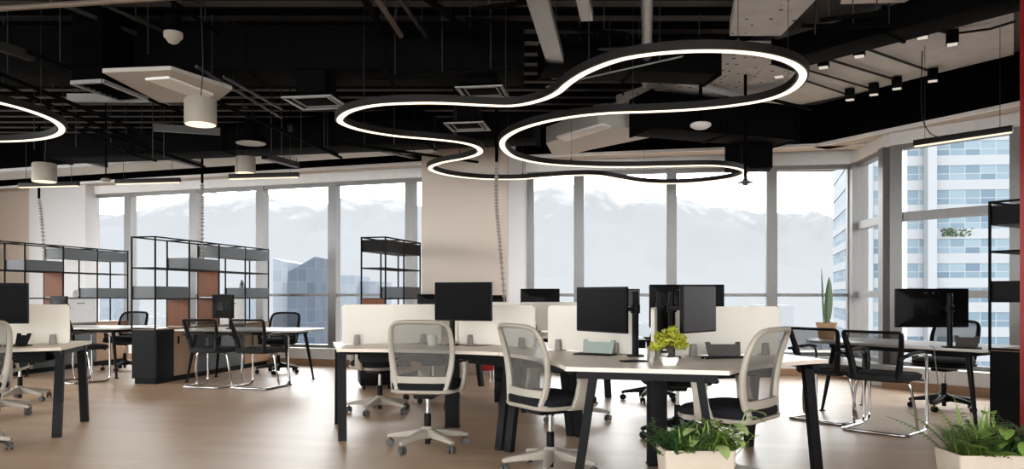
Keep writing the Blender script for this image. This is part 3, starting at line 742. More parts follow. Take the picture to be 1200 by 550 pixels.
# ------------------------------------------------------------------ shelving and meeting tables
US = Vector((.19, .982, 0)).normalized(); VS = Vector((-US.y, US.x, 0))
FR = [(0, .36, M_house, False), (.36, .86, M_oak, True), (.86, 1.36, M_box, False), (1.36, 2.13, M_box, False), (2.13, 2.9, M_oak, False)]
S1n = Vector((-4.58, 9.86, 0)); S2n = Vector((-7.16, 10.36, 0)); S3n = Vector((-1.635, 9.93, 0))
def wcab(P, t, bay, i):
    c = B(); c.beam(P(i * bay + .012, .17, .9), P((i + 1) * bay - .012, .17, .9), .3, .385); o = c.build('white_cupboard', M_white, t, smooth=False)
    h_ = B(); h_.beam(P(i * bay + .30, .0, 1.02), P(i * bay + .44, .0, 1.02), .02, .02); h_.build('handle', M_steel, o, smooth=False)
def full_shelf(label, n, which, near_tray):
    t, P, bay, dep = shelving(label, n, US, 4, walnut=((1, .71), (2, .71), (2, 1.11)), front=FR)
    wcab(P, t, bay, 2)
    for i, z, lab in ((2, 1.715, 'grey metal tray under the top rail, third bay of %s'), (3, 1.715, 'grey metal tray under the top rail, farthest bay of %s'), (1, 1.508, 'grey metal tray on the middle level of %s'), (3, 1.108, 'grey metal tray on the low level, farthest bay of %s')):
        tray(P, bay, dep, i, z, lab % which, root=t)
    if near_tray: tray(P, bay, dep, 0, 1.108, 'grey metal tray on the low level, nearest bay of %s' % which, root=t)
    return t, P, bay, dep
t1, P1, bay1, dep1 = full_shelf('open black steel shelf with walnut dividers standing on a black and oak cabinet', S1n, 'the open shelf', True)
t2, P2, _, _ = full_shelf('open black steel shelf at the far left, partly behind the desk', S2n, 'the far left shelf', False)
t3, P3, bay3, dep3 = shelving('short open black steel shelf standing against the big column', S3n, Vector((.257, .966, 0)), 2, bay=.60, walnut=((0, .71),), front=[(0, .6, M_oak, False), (.6, 1.2, M_oak, False)])
for i, z, lab, m in ((0, 1.715, 'black metal tray at the top of the shelf by the column, nearer one', M_house), (1, 1.715, 'black metal tray at the top of the shelf by the column, farther one', M_house), (1, 1.108, 'dark metal tray on the low level of the shelf by the column', M_box)):
    tray(P3, bay3, dep3, i, z, lab, m, root=t3)
U4 = Vector((.84, .545, 0)).normalized()
t4, P4, bay4, dep4 = shelving('tall black steel shelf beside the red wall', Vector((3.87, 6.22, 0)), U4, 3, bay=.70, flip=-1, front=None)
for i, z, lab in ((0, 1.715, 'black metal tray at the top of the shelf beside the red wall'), (0, 1.108, 'black metal tray low on the shelf beside the red wall'), (1, 1.508, 'grey metal tray in the second bay of the shelf beside the red wall')):
    tray(P4, bay4, dep4, i, z, lab, M_house, root=t4)
meeting_table('white meeting table with black tapered legs, running into the open shelf', (-2.72, 9.70, 0), -VS * -1 if False else VS, US, 1.74, .86)
meeting_table('white meeting table at the far left, behind the desk', (-5.32, 10.45, 0), VS, US, 1.72, .86)
meeting_table('white meeting table by the right windows, running into the tall shelf', (2.93, 7.70, 0), (.545, -.84, 0), (.84, .545, 0), 1.74, .86)

vch = visitor_chair('black cantilever visitor chair nearer the tall shelf at the right table', 'cantilever visitor chairs')
vch.location = (3.17, 6.54, 0); vch.rotation_euler = (0, 0, facing(44))
dup(vch, (2.93, 7.10, 0), facing(38), 'black cantilever visitor chair at the far left end of the right table')
dup(vch, (-3.15, 9.60, 0), facing(74), 'black cantilever visitor chair with its arm in front of the left table, on the right')
dup(vch, (-3.77, 9.70, 0), facing(74), 'black cantilever visitor chair beside the oak cabinet door')
dup(vch, (-5.70, 10.2, 0), facing(52), 'black cantilever visitor chair behind the left desk end')

# ------------------------------------------------------------------ monitors
monitor('black monitor facing the viewer behind the straight-on chair', (-.50, 6.42), TOP_Z, (-.383, 5.95, 1.10), 247, .49, .30)
monitor('black monitor turned to the left on the post arm left of the bonsai', (.845, 5.26), TOP_Z, (.575, 5.0, 1.055), 213, .50, .295)
monitor('monitor turned right with a painted grey reflection, on the post arm behind the bonsai', (1.065, 5.12), TOP_Z, (1.165, 4.76, 1.065), 318, .42, .295, scr=M_gscreen)
monitor('wide monitor seen from behind with a maker logo, between the bonsai screens', (1.08, 5.62), TOP_Z, (1.325, 5.84, 1.065), 86, .56, .33, logo='ViewSonic')
monitor('dark monitor on the back desk, in the gap between the white screens', (.28, 8.84), TOP_Z, (.33, 9.05, 1.06), 92, .46, .33, 1.1)
monitor('dark monitor with a maker logo, left of the straight-on monitor', (-.72, 9.15), TOP_Z, (-.90, 9.35, 1.05), 100, .5, .22, 1.08, logo='ViewSonic')
monitor('dark monitor half hidden right of the straight-on monitor', (-.28, 8.98), TOP_Z, (-.30, 9.22, 1.04), 90, .46, .22, 1.08, logo='ViewSonic')
monitor('monitor with a painted grey reflection at the back, behind the front post', (.95, 8.80), TOP_Z, (1.27, 8.62, 1.10), 300, .42, .24, 1.12, scr=M_gscreen)
monitor('large black monitor seen from behind on the right table', (3.745, 6.57), .70, (3.735, 6.85, 1.035), 88, .64, .345, 1.16, logo='ViewSonic')
monitor('black monitor seen from behind on the left meeting table', (-3.72, 10.15), .70, (-3.79, 10.1, 1.0), 60, .40, .31, 1.02)
monitor('dark monitor on the far left table, just above the white desk screen', (-6.28, 10.85), .70, (-6.30, 10.7, .99), 60, .40, .29, 1.02)
monitor('black monitor cut off by the left edge of the photo', (-4.20, 6.2), TOP_Z, (-4.06, 5.98, 1.085), 285, .52, .32)

# ------------------------------------------------------------------ things on the desks
M_gstand = mat('grey_green_plastic', (150, 160, 154), .4); M_dstand = mat('dark_brown_grey_plastic', (70, 66, 64), .4)
tablet_stand('pale grey-green tablet stand at the foot of the left front screen', (.60, 5.42), TOP_Z, 60, M_gstand)
tablet_stand('dark tablet stand at the foot of the right front screen', (1.43, 5.16), TOP_Z, 95, M_dstand)
tablet_stand('grey tablet stand on the right table near the tall shelf', (3.86, 6.52), .70, 60, M_dstand, .16)
tablet_stand('small black stand on the desk at the left edge', (-4.05, 6.33), TOP_Z, 85, M_plast, .1)
def bonsai():
    p = at_height(785.5, 429, TOP_Z); p.y += .03
    t = thing('bonsai', 'small yellow-green bonsai in a white pot on the front desk', 'plant', p); rnd = random.Random(5)
    b = B(); b.loft([rr(.075, .06, .018, 4, 0), rr(.098, .08, .02, 4, .028), rr(.108, .088, .022, 4, .05), rr(.096, .076, .02, 4, .05), rr(.09, .07, .02, 4, .04)]); b.build('pot', mat('white_ceramic', (228, 226, 220), .3), t)
    b = B(); b.loft([rr(.094, .074, .018, 4, .036), rr(.09, .07, .018, 4, .044)]); b.build('soil', mat('dark_soil', (40, 32, 26), .95, scale=90, vary=.4), t)
    tr = B(); tr.tube(spline([(0, 0, .038), (.018, 0, .07), (-.004, .01, .105), (.02, 0, .14)], 5), [.02 - .0006 * i for i in range(16)], 9)
    for q in ((-.06, .01, .135), (.065, -.01, .13), (.03, .04, .16), (-.02, -.03, .165)): tr.tube(spline([(.0, 0, .085), Vector(q) * .6 + Vector((0, 0, .045)), q], 4), [.008 - .0006 * i for i in range(9)], 6)
    tr.build('trunk', mat('bark', (52, 42, 34), .9, scale=60, vary=.3, bump=.5), t)
    lf = B()
    pads = [(-.065, 0, .125, .045), (.068, -.01, .12, .045), (.0, 0, .19, .05), (-.03, .03, .165, .045), (.04, .03, .165, .045), (.02, -.035, .15, .042), (-.035, -.035, .15, .04), (.088, .02, .125, .03), (-.088, .015, .105, .028), (.02, .0, .215, .032), (-.05, .0, .175, .04), (.06, .0, .165, .04)]
    for (x, y, z, r) in pads:
        for k in range(150):
            dv = Vector((rnd.gauss(0, 1), rnd.gauss(0, 1), rnd.gauss(0, .6))).normalized(); c = Vector((x, y, z)) + Vector((dv.x, dv.y, dv.z * .75)) * r * rnd.uniform(.6, 1.05)
            a = Vector((rnd.gauss(0, 1), rnd.gauss(0, 1), rnd.gauss(0, .5))).normalized() * .011; s_ = a.cross(dv).normalized() * .0055
            v = [lf.bm.verts.new(q) for q in (c - a, c + s_ + dv * .002, c + a, c - s_ + dv * .002)]; lf.bm.faces.new(v)
    lf.build('leaves', mat('yellow_green_leaf', (150, 152, 36), .6, scale=40, vary=.3), t)
bonsai()
b = B(); b.lathe([(.016, 0), (.0175, .004), (.017, .045), (.009, .066), (.008, .082), (.010, .084), (.010, .094), (.002, .096)], n=18)
o = b.build('bottle', mat('smoky_glass', (120, 116, 108), .2)); o.location = at_height(764.5, 429.5, TOP_Z) + Vector((0, .02, 0)); tag(o, 'tiny grey bottle standing left of the bonsai pot', 'bottle')
b = B(); b.lathe([(.030, 0), (.036, .004), (.040, .09), (.036, .09), (.033, .008), (.002, .006)], n=24); b.tube(spline([(.038, 0, .02), (.062, 0, .03), (.064, 0, .06), (.039, 0, .075)], 5), .005, 8)
o = b.build('mug', mat('white_mug', (225, 222, 215), .3)); o.location = (-.66, 6.36, TOP_Z); tag(o, 'white mug on the left desk, seen through the chair mesh', 'mug')
b = B(); b.box((0, 0, .004), (.16, .08, .008), bev=.003); o = b.build('phone', M_house); o.location = at_height(742, 424, TOP_Z); o.rotation_euler = (0, 0, .2); tag(o, 'flat dark phone lying in front of the left post arm', 'phone')
b = B(); rnd = random.Random(2)
for k in range(3): b.box((.03 * k - .03, rnd.uniform(-.01, .01), .006), (.022, .016, .012), rz=rnd.uniform(0, 2), bev=.003)
o = b.build('earphones', M_plast); o.location = at_height(829, 421, TOP_Z); tag(o, 'small black earphones in front of the dark tablet stand', 'earphones')
def cable(label, pts, r=.0035, name='cable', m=None): return tag(B().tube(spline(pts, 6), r, 6).build(name, m or M_cable), label, 'cable')
q = lambda x, y: at_height(x, y, TOP_Z + .004)
cable('black cable lying on the left desk behind the straight-on chair', [q(443, 402.5), q(470, 401.5), q(500, 403), q(520, 404.5)])
cable('black cable on the left desk under the right screen clamp', [q(536, 404), q(552, 405.5), q(566, 405), q(588, 404)])
cable('black cable running from the tablet stand to the post arm', [q(718, 413), q(728, 414.5), q(738, 416)])
cable('black cable on the front desk beside the bonsai', [q(778, 419), q(800, 416.5), q(822, 417.5), q(846, 418)])
cable('thin grey cable hanging from the right table edge', [(3.60, 6.62, .71), (3.57, 6.5, .705), (3.555, 6.45, .60), (3.57, 6.44, .42), (3.60, 6.48, .30), (3.66, 6.55, .36)], .004, m=M_spine)
M_jar = mat('black_glass', (14, 14, 15), .2)
b = B(); b.lathe([(.022, 0), (.024, .01), (.022, .06), (.010, .085), (.009, .11), (.012, .113)], n=16); b.tube(spline([(-.035, 0, 0), (-.03, 0, .06), (0, 0, .12), (.03, 0, .06), (.035, 0, 0)], 5), .005, 6)
o = b.build('bottle_stand', M_jar); o.location = P1(3.15 * .725, .12, 1.108 + .158) + t1.location; tag(o, 'small black bottle in a wire stand on the shelf tray', 'bottle')
b = B(); b.lathe([(.03, 0), (.05, .03), (.05, .1), (.03, .12)], n=16); o = b.build('vase', M_white); o.location = P2(2.5 * .725, .1, 1.108) + t2.location; tag(o, 'small white jar on the far left shelf', 'jar')

# ------------------------------------------------------------------ pedestals, stool
def pedestal(x, y, a, lab):
    t = thing('mobile_pedestal', lab, 'drawer unit', (x, y, 0), deg(a))
    b = B(); b.box((0, 0, .305), (.40, .52, .50), bev=.006); b.build('body', M_house, t)
    for k, (z0, h) in enumerate(((.435, .10), (.33, .10), (.16, .22))):
        d_ = B(); d_.box((0, -.268, z0 - .065 + h / 2), (.39, .016, h - .008), bev=.003); do = d_.build('drawer', M_house, t)
        h_ = B(); h_.box((0, -.282, z0 - .065 + h - .03), (.14, .012, .012), bev=.003); h_.build('handle', M_steel, do)
    for sx in (-.15, .15):
        for sy in (-.2, .2):
            c = B(); c.lathe([(.012, -.012), (.026, -.012), (.026, .012), (.012, .012)], (sx, sy, .026), 12, Matrix.Rotation(PI / 2, 4, 'Y')); c.tube([(sx, sy, .026), (sx, sy, .06)], .01, 6); c.build('caster', M_plast, t)
pedestal(-1.70, 9.55, 15, 'black mobile drawer unit seen between the left desk legs')
pedestal(.06, 8.05, -10, 'black mobile drawer unit under the back desk, left of the tucked-in chair')
t = thing('stool', 'small red stool far back under the desks', 'stool', (-.36, 10.45, 0), .3)
b = B(); b.loft([rr(.20, .20, .04, 4, .13), rr(.22, .22, .05, 4, .16), rr(.22, .22, .05, 4, .40), rr(.18, .18, .05, 4, .42)]); b.build('seat', M_red, t)
for sx in (-.08, .08):
    for sy in (-.08, .08): b = B(); b.tube([(sx, sy, .14), (sx * 1.1, sy * 1.1, 0)], .012, 8); b.build('leg', M_chrome, t)

# ------------------------------------------------------------------ plants
M_cream = mat('cream_planter', (176, 163, 148), .6, vary=.03); M_soil = mat('dark_soil', (40, 32, 26), .95)
GRN = [mat('fern_green', (92, 116, 42), .55, scale=14, vary=.3), mat('deep_green', (48, 78, 36), .5, scale=14, vary=.3), mat('fresh_green', (104, 130, 56), .5, scale=14, vary=.25), mat('pale_variegated', (140, 156, 98), .5, scale=30, vary=.3)]
def blade(b, base, d, L, w, droop, nseg=6, fold=.0):
    d = Vector(d).normalized(); side = d.cross(Vector((0, 0, 1)))
    if side.length < .1: side = Vector((1, 0, 0))
    side.normalize(); rows = []; p = Vector(base); dirv = d.copy()
    for k in range(nseg + 1):
        q = k / nseg; ww = w * (math.sin(PI * min(1, q * .92 + .08)) ** .7) * .5
        up = side.cross(dirv).normalized()
        rows.append((b.bm.verts.new(p - side * ww + up * fold * ww), b.bm.verts.new(p), b.bm.verts.new(p + side * ww + up * fold * ww)))
        dirv = (dirv + Vector((0, 0, -droop / nseg))).normalized(); p = p + dirv * L / nseg
    for r0, r1 in zip(rows, rows[1:]):
        b.bm.faces.new((r0[0], r0[1], r1[1], r1[0])); b.bm.faces.new((r0[1], r0[2], r1[2], r1[1]))
def frond(b, base, d, L, w, droop, n=16):
    d = Vector(d).normalized(); p = Vector(base); dv = d.copy(); pts = [p.copy()]
    for k in range(n):
        dv = (dv + Vector((0, 0, -droop / n))).normalized(); p = p + dv * L / n; pts.append(p.copy())
        side = dv.cross(Vector((0, 0, 1)));
        if side.length < .05: side = Vector((1, 0, 0))
        side.normalize(); q = (k + 1) / n; ll = w * math.sin(PI * min(1, .12 + q * .86)) ** .8
        for sg in (-1, 1): blade(b, p, side * sg + dv * .45, ll, ll * .28 + .004, .35, 3)
    b.tube(pts, [.003 * (1 - .7 * i / n) for i in range(n + 1)], 4)
def planter(label, c, w, dpt, h, rz, kinds, seed):
    t = thing('planter', label, 'planter', c, rz); rnd = random.Random(seed)
    b = B(); b.loft([rr(w * .84, dpt * .8, .015, 3, 0), rr(w, dpt, .018, 3, h), rr(w - .03, dpt - .03, .012, 3, h), rr(w - .05, dpt - .05, .012, 3, h - .05)]); b.build('pot', M_cream, t)
    b = B(); b.loft([rr(w - .052, dpt - .052, .012, 3, h - .06), rr(w - .045, dpt - .045, .012, 3, h - .035)]); b.build('soil', M_soil, t)
    for (kind, x0, x1, n, m, sc) in kinds:
        b = B()
        for k in range(n):
            x = rnd.uniform(x0, x1) * w / 2; y = rnd.uniform(-.75, .75) * dpt / 2; a = rnd.uniform(0, 2 * PI); el = rnd.uniform(.5, 1.45)
            base = Vector((x, y, h - .04))
            if kind == 'fern':
                out = (x - (x0 + x1) * w / 4) * 3; frond(b, base, (math.cos(a) * .6 + out, math.sin(a) * .6, el), rnd.uniform(.22, .36) * sc, .055 * sc, rnd.uniform(.5, 1.3))
            elif kind == 'spike': blade(b, base, (math.cos(a) * .35, math.sin(a) * .35, 1.3), rnd.uniform(.2, .36) * sc, .012, rnd.uniform(.1, .6), 6)
            elif kind == 'bush':
                st = Vector((math.cos(a) * .7, math.sin(a) * .7, el)); L = rnd.uniform(.08, .19) * sc; tip = base + st.normalized() * L
                b.tube([base, tip], .002, 4)
                for q in range(9): 
                    aa = rnd.uniform(0, 2 * PI); blade(b, base.lerp(tip, rnd.uniform(.4, 1.05)), (math.cos(aa), math.sin(aa), rnd.uniform(-.1, .9)), rnd.uniform(.028, .05) * sc, .024 * sc, .4, 3)
            elif kind == 'broad':
                st = Vector((math.cos(a) * .8, math.sin(a) * .8 - .25, el)); L = rnd.uniform(.10, .24) * sc; tip = base + st.normalized() * L
                b.tube([base, tip], .003, 5); blade(b, tip, (st.x, st.y, st.z * .2), rnd.uniform(.09, .15) * sc, .062 * sc, 1.0, 6, .25)
        b.build({'fern': 'fern', 'spike': 'grass_blades', 'bush': 'bushy_leaves', 'broad': 'broad_leaves'}[kind], m, t)
    return t
planter('cream planter of mixed green plants in front of the bonsai desk', (.925, 3.88, 0), .355, .24, .385, 0, [('bush', -.95, -.2, 80, GRN[1], 1), ('fern', -.4, .5, 26, GRN[0], .62), ('spike', -.5, .6, 24, GRN[2], .55), ('bush', .0, 1, 90, GRN[0], .95), ('broad', .2, .95, 13, GRN[3], .95), ('fern', -.9, -.4, 5, GRN[1], .55)], 4)
planter('cream trough planter with a spreading fern at the lower right corner', (2.40, 3.84, 0), .46, .24, .37, 0, [('fern', -.9, -.3, 26, GRN[0], 1.0), ('bush', -.5, .9, 130, GRN[1], 1), ('broad', .3, 1.05, 20, GRN[2], 1.1), ('fern', .4, .95, 10, GRN[1], .85), ('spike', -.7, .1, 22, GRN[2], .85)], 9)
t = thing('potted_snake_plant', 'tall single-leafed plant in a brown paper pot by the corner window', 'plant', (3.235, 7.9, .70))
b = B(); b.lathe([(.07, 0), (.078, .01), (.094, .13), (.106, .165), (.10, .167), (.085, .13), (.03, .12)], n=22); pb = b.build('paper_pot', mat('kraft_paper', (176, 140, 106), .85, scale=30, vary=.15, bump=.4), t)
b = B(); blade(b, (0, 0, .12), (.05, 0, 1), .52, .085, .02, 10, .5); blade(b, (-.02, .02, .12), (-.02, .05, 1), .62, .02, .02, 8, .5); blade(b, (.03, .01, .12), (.12, .02, 1), .25, .05, .02, 8, .5)
b.build('leaf', mat('snake_plant_leaf', (96, 118, 84), .5, scale=30, vary=.25), t)
# ------------------------------------------------------------------ lamps
def loop_lamp(label, pts, zb, name, nsub=8, cables=(), width=.085, height=.062):
    P = spline(pts, nsub, True); N = len(P); c = sum(P, Vector()) / N
    t = thing(name, label, 'ceiling lamp', (c.x, c.y, zb)); P = [p - c for p in P]
    for p in P: p.z = 0
    def band(z0, z1, w_):
        rows = []; b = B()
        for i in range(N):
            d = (P[(i + 1) % N] - P[i - 1]).normalized(); n = Vector((-d.y, d.x, 0)) * w_ / 2
            rows.append([b.bm.verts.new(q) for q in (P[i] - n + Vector((0, 0, z0)), P[i] + n + Vector((0, 0, z0)), P[i] + n + Vector((0, 0, z1)), P[i] - n + Vector((0, 0, z1)))])
        for i in range(N):
            a, e_ = rows[i], rows[(i + 1) % N]
            for k in range(4): b.bm.faces.new((a[k], a[(k + 1) % 4], e_[(k + 1) % 4], e_[k]))
        return b
    band(.004, height, width).build('housing', M_bronze, t)
    band(0, .0045, width - .034).build('diffuser', M_lamp, t)
    for k in cables:
        p = P[int(k * N) % N]; cb = B(); cb.tube([p + Vector((0, 0, height)), p + Vector((0, 0, Z_C - zb))], .0022, 5); cb.lathe([(.012, height), (.012, height + .02)], p, 10)
        cb.build('suspension_cable', M_cable, t)
    return t
ZL = 2.7
sp_px = [(398, 141), (410, 131), (440, 124), (480, 121.5), (520, 121.5), (560, 123.5), (600, 124.5), (630, 119), (652, 110), (668, 97), (690, 84), (725, 71), (765, 64), (815, 60.5), (865, 61.5), (905, 67), (932, 77), (941, 90), (928, 106), (900, 117), (860, 124), (810, 129), (760, 131.5), (715, 133), (670, 137.5), (630, 145.5), (603, 155), (589, 166), (592, 177), (607, 186), (640, 192.5), (690, 195.5), (740, 196), (790, 195), (835, 194.5), (862, 197.5), (873, 203), (858, 209), (825, 213.5), (790, 215.5), (755, 214.5), (725, 210), (700, 206), (670, 206), (640, 208), (605, 210.5), (565, 210), (530, 206.5), (508, 201), (505, 196), (520, 190.5), (545, 186), (562, 180), (559, 173), (540, 167.5), (505, 163.5), (465, 160), (430, 154.5), (407, 148)]
loop_lamp('large serpentine light loop with a warm glowing underside, hanging over the middle of the office', [at_height(x, y, ZL) for x, y in sp_px], ZL, 'loop_lamp', 5, [.03, .10, .17, .24, .31, .38, .45, .52, .60, .68, .76, .84, .92])
loop_lamp('round light ring cut off by the left edge of the photo', [Vector((-5.2 + 1.14 * math.cos(2 * PI * k / 28), 6.62 + 1.14 * math.sin(2 * PI * k / 28), ZL)) for k in range(28)], ZL, 'ring_lamp', 3, [.0, .15, .3, .45, .6, .75, .9])

def drum(px, ybot, dia, wpx, lab, black=False):
    Y = dia * FPX / wpx; p = at_depth(px, ybot, Y); t = thing('pendant_lamp', lab, 'pendant lamp', p, group='round pendant lamps'); r = dia / 2
    b = B(); b.lathe([(r, 0), (r, dia * .78), (r * .94, dia * .82), (.01, dia * .82)] if not black else [(r, 0), (r, .012), (r * .72, .10), (r * .40, .20), (.05, .26), (.02, .28)], n=32)
    b.lathe([(r * .985, 0), (r * .985, .001)], (0, 0, -.0002), 32) if False else None
    b.build('shade', M_shell if not black else M_soot, t)
    d_ = B(); d_.lathe([(r * .93, -.004), (r * .93, .004)], n=32); d_.build('diffuser', M_lamp2 if not black else mat('frosted_lamp_glass', (190, 190, 190), .5), t)
    c = B(); z1 = Z_C - p.z - .1; c.tube(spline([(0, 0, dia * .8), (.02, 0, z1 * .5), (0, 0, z1)], 6), .005, 6); c.lathe([(.04, z1 - .02), (.04, z1 + .0)], n=16); c.build('cord', M_cable, t)
    if not black:
        l = bpy.data.lights.new('pendant_light', 'SPOT'); l.energy = 20; l.color = (1, .85, .68); l.shadow_soft_size = r * .8; l.spot_size = deg(150); l.spot_blend = .6
        lo = bpy.data.objects.new('pendant_light', l); COL.objects.link(lo); lo.location = p + Vector((0, 0, -.012))
drum(235, 146, .26, 36, 'nearest white drum pendant, hanging below the pale fan-coil box')
drum(287.5, 203, .26, 23, 'white drum pendant behind the black bell pendant')
drum(52, 213, .26, 26, 'white drum pendant at the far left above a linear lamp')
drum(294, 168, .34, 36, 'black bell-shaped pendant, unlit', True)
def linear(c, d, L, lab):
    d = Vector(d).normalized(); t = thing('linear_lamp', lab, 'linear lamp', c, group='slim linear lamps')
    b = B(); b.beam(d * -L / 2 + Vector((0, 0, .035)), d * L / 2 + Vector((0, 0, .035)), .05, .06, bev=.004); b.build('housing', M_bronze, t)
    b = B(); b.beam(d * (-L / 2 + .01), d * (L / 2 - .01), .04, .012); b.build('diffuser', M_lampw, t, smooth=False)
    for s in (-.38, .38): b = B(); b.tube([d * L * s + Vector((0, 0, .06)), d * L * s + Vector((0, 0, Z_C - c[2]))], .003, 5); b.build('suspension_cable', M_cable, t)
dl = (1, -.17, 0)
linear(at_depth(57, 219, 10.8), dl, .95, 'slim black linear lamp at the far left, below a white drum pendant')
linear(at_depth(173, 215, 10.5), dl, .97, 'slim black linear lamp above the second window')
linear(at_depth(309, 209, 10.0), dl, .97, 'slim black linear lamp under the white drum pendant')
a, c = at_depth(1071, 172, 7.93), at_depth(1187, 155, 7.25); linear((a + c) / 2, c - a, (c - a).length, 'slim black linear lamp in front of the right windows')
b = B(); p0 = at_depth(1128, 158, 7.6); b.tube(spline([at_depth(1081, 150 - 90, 7.7), at_depth(1080, 130, 7.6), at_depth(1089, 155, 7.55), at_depth(1104, 162, 7.6)], 6), .006, 6)
tag(b.build('cable', M_cable), 'black cable looping down to the right linear lamp', 'cable')
spots = [((1081, 40), 'topmost, beside the red wall'), ((1116, 48), 'near the cable by the red wall'), ((1007, 62), 'at the end of the longest conduit'), ((1093, 91), 'lower end of the longest conduit'), ((965, 75), 'upper one above the loop end'), ((1051, 100), 'second in the row over the bulkhead'), ((1024, 107), 'third in the row over the bulkhead'), ((996, 113), 'last in the row over the bulkhead'), ((913, 86), 'hidden inside the loop end')]
SPP = []
for (px, py), lab in spots:
    p = at_height(px, py + 4, 3.56); t = thing('spot_box', 'small black square spotlight on the concrete ceiling, ' + lab, 'spotlight', p, -.5, group='black square ceiling spots'); SPP.append(p)
    b = B(); b.box((0, 0, .065), (.11, .11, .13), bev=.004); b.box((0, 0, .145), (.05, .05, .03)); b.build('body', M_house, t)
    b = B(); b.box((0, 0, -.002), (.09, .09, .006)); b.build('lens', M_spotw, t, smooth=False)
def pipe(lab, pts, r, m, name='conduit', cat='pipe', group=None, rods=True, n=10):
    t = thing(name, lab, cat, pts[0], group=group); o = Vector(pts[0]); P = [Vector(p) - o for p in pts]
    b = B(); b.tube(P, r, n); b.build('tube', m, t)
    if rods:
        a, e_ = P[0], P[-1]
        for q in (.15, .5, .85):
            k = a.lerp(e_, q); z1 = Z_C - .02 - o.z
            if z1 > k.z + .05: h_ = B(); h_.tube([k + Vector((0, 0, r)), Vector((k.x, k.y, z1))], .005, 5); h_.build('hanger_rod', M_cable, t)
    return t
for i, j, lab in ((2, 3, 'longest black conduit between two ceiling spots'), (4, 5, 'black conduit from the upper spot to the row over the bulkhead'), (0, 1, 'short black conduit between the two topmost spots')):
    pipe(lab, [SPP[i] + Vector((0, 0, .10)), SPP[j] + Vector((0, 0, .10))], .014, M_cable, rods=False)
pipe('black conduit running off the spots to the red wall', [SPP[1] + Vector((0, 0, .1)), at_height(1160, 34, 3.66), at_height(1190, 25, 3.66)], .012, M_cable, rods=False)
for px0, py0, px1, py1, lab in ((945, 82, 1024, 105, 'second black conduit inside the loop end'), (945, 95, 996, 112, 'lowest black conduit inside the loop end')):
    pipe(lab, [at_height(px0, py0, 3.66), at_height(px1, py1, 3.66)], .012, M_cable, rods=False)
pipe('thick black pipe below the concrete by the bulkhead corner', [at_height(905, 117, 3.4), at_height(950, 128, 3.4)], .02, M_duct, rods=False)

# ------------------------------------------------------------------ ceiling services
def duct(lab, a, c, w_, h_, m=None, name='air_duct', flanges=True):
    a, c = Vector(a), Vector(c); t = thing(name, lab, 'air duct', (a + c) / 2); o = (a + c) / 2
    b = B(); b.beam(a - o, c - o, w_, h_, bev=.006); b.build('casing', m or M_duct, t)
    if flanges:
        n = max(2, int((c - a).length / 1.2))
        for k in range(n + 1):
            p = a.lerp(c, k / n) - o; d = (c - a).normalized() * .015; f = B(); f.beam(p - d, p + d, w_ + .03, h_ + .03); f.build('flange', m or M_duct, t, smooth=False)
    return t
duct('big black air duct running across the whole ceiling behind the diffusers', (-5.0, 7.35, 3.43), (.1, 7.35, 3.43), .62, .40)
duct('black duct reaching back over the loop towards the right windows', (1.5, 8.9, 3.25), (3.4, 9.6, 3.25), .5, .42)
duct('black duct box hanging in front of the window head behind the loop', (2.75, 9.9, 2.98), (3.3, 9.78, 2.98), .35, .46, flanges=False)
duct('long black main duct across the back of the ceiling', (-6.5, 11.0, 3.22), (.3, 9.6, 3.22), .5, .30)
duct('black duct crossing behind the top of the light loop', (.3, 7.45, 3.46), (2.0, 7.7, 3.46), .4, .3)
duct('black beam-like duct in front of the concrete strip', (4.02, 5.9, 3.53), (2.70, 7.62, 3.53), .36, .22)
def diffuser(lab, c, rz, s=.5, up=.45):
    t = thing('air_diffuser', lab, 'air diffuser', c, rz)
    b = B(); b.box((0, 0, .02 + up / 2), (s * .62, s * .62, up), bev=.006); b.build('plenum', M_duct, t)
    f = B()
    for k, q in enumerate((1, .74, .52, .32)):
        a = s * q / 2; z = .012 + .008 * k; w_ = .030 if k == 0 else .014
        for x, y, dx, dy in ((0, a, 2 * a + w_, w_), (0, -a, 2 * a + w_, w_), (a, 0, w_, 2 * a), (-a, 0, w_, 2 * a)): f.box((x, y, z), (dx, dy, .012))
    f.box((0, 0, .03), (.06, .06, .012)); f.build('louvre', M_steel, t, smooth=False)
    b = B(); b.box((0, 0, .046), (s * .98, s * .98, .01)); b.build('back_plate', M_soot, t, smooth=False)
diffuser('square air diffuser on a black plenum left of the light loop', at_height(371, 122, 2.95), -.15, .46, .32)
diffuser('square air diffuser just above the left lobe of the light loop', at_height(566, 110, 3.0), -.15, .40, .26)
diffuser('square air diffuser behind the loop near the big column', at_height(548, 150, 2.95), -.15, .40, .5)
t = thing('fan_coil_unit', 'pale grey fan-coil box hanging on the ceiling above the nearest drum pendant', 'fan coil unit', (0, 0, 0))
q = [at_height(x, y, 3.0) for x, y in ((120, 88), (200, 85), (272, 108), (255, 121), (188, 123))]
b = B(); b.prism([q[0], q[1], q[2], q[3], q[4]], 3.02, 3.055); b.build('casing', mat('pale_unit_metal', (172, 167, 160), .5), t, smooth=False)
b = B(); b.prism([at_height(x, y, 3.0) for x, y in ((170, 94), (198, 92), (250, 112), (236, 118))], 3.0, 3.022); b.build('panel', M_white, t, smooth=False)
for x, y in ((-3.2, 6.75), (-2.7, 7.2)): b = B(); b.tube([(x, y, 3.27), (x, y, Z_C - .02)], .006, 5); b.build('hanger_rod', M_cable, t)
t = thing('return_air_grille', 'dark return-air grille in a light frame, left of the pale fan-coil box', 'air grille', (0, 0, 0))
q = [at_height(x, y, 3.0) for x, y in ((84, 97), (120, 95), (172, 116), (142, 118.5))]
b = B()
for a, c in zip(q, q[1:] + q[:1]): b.beam(a, c, .03, .03)
b.build('frame', M_steel, t, smooth=False)
b = B(); b.prism(q, 3.008, 3.05)
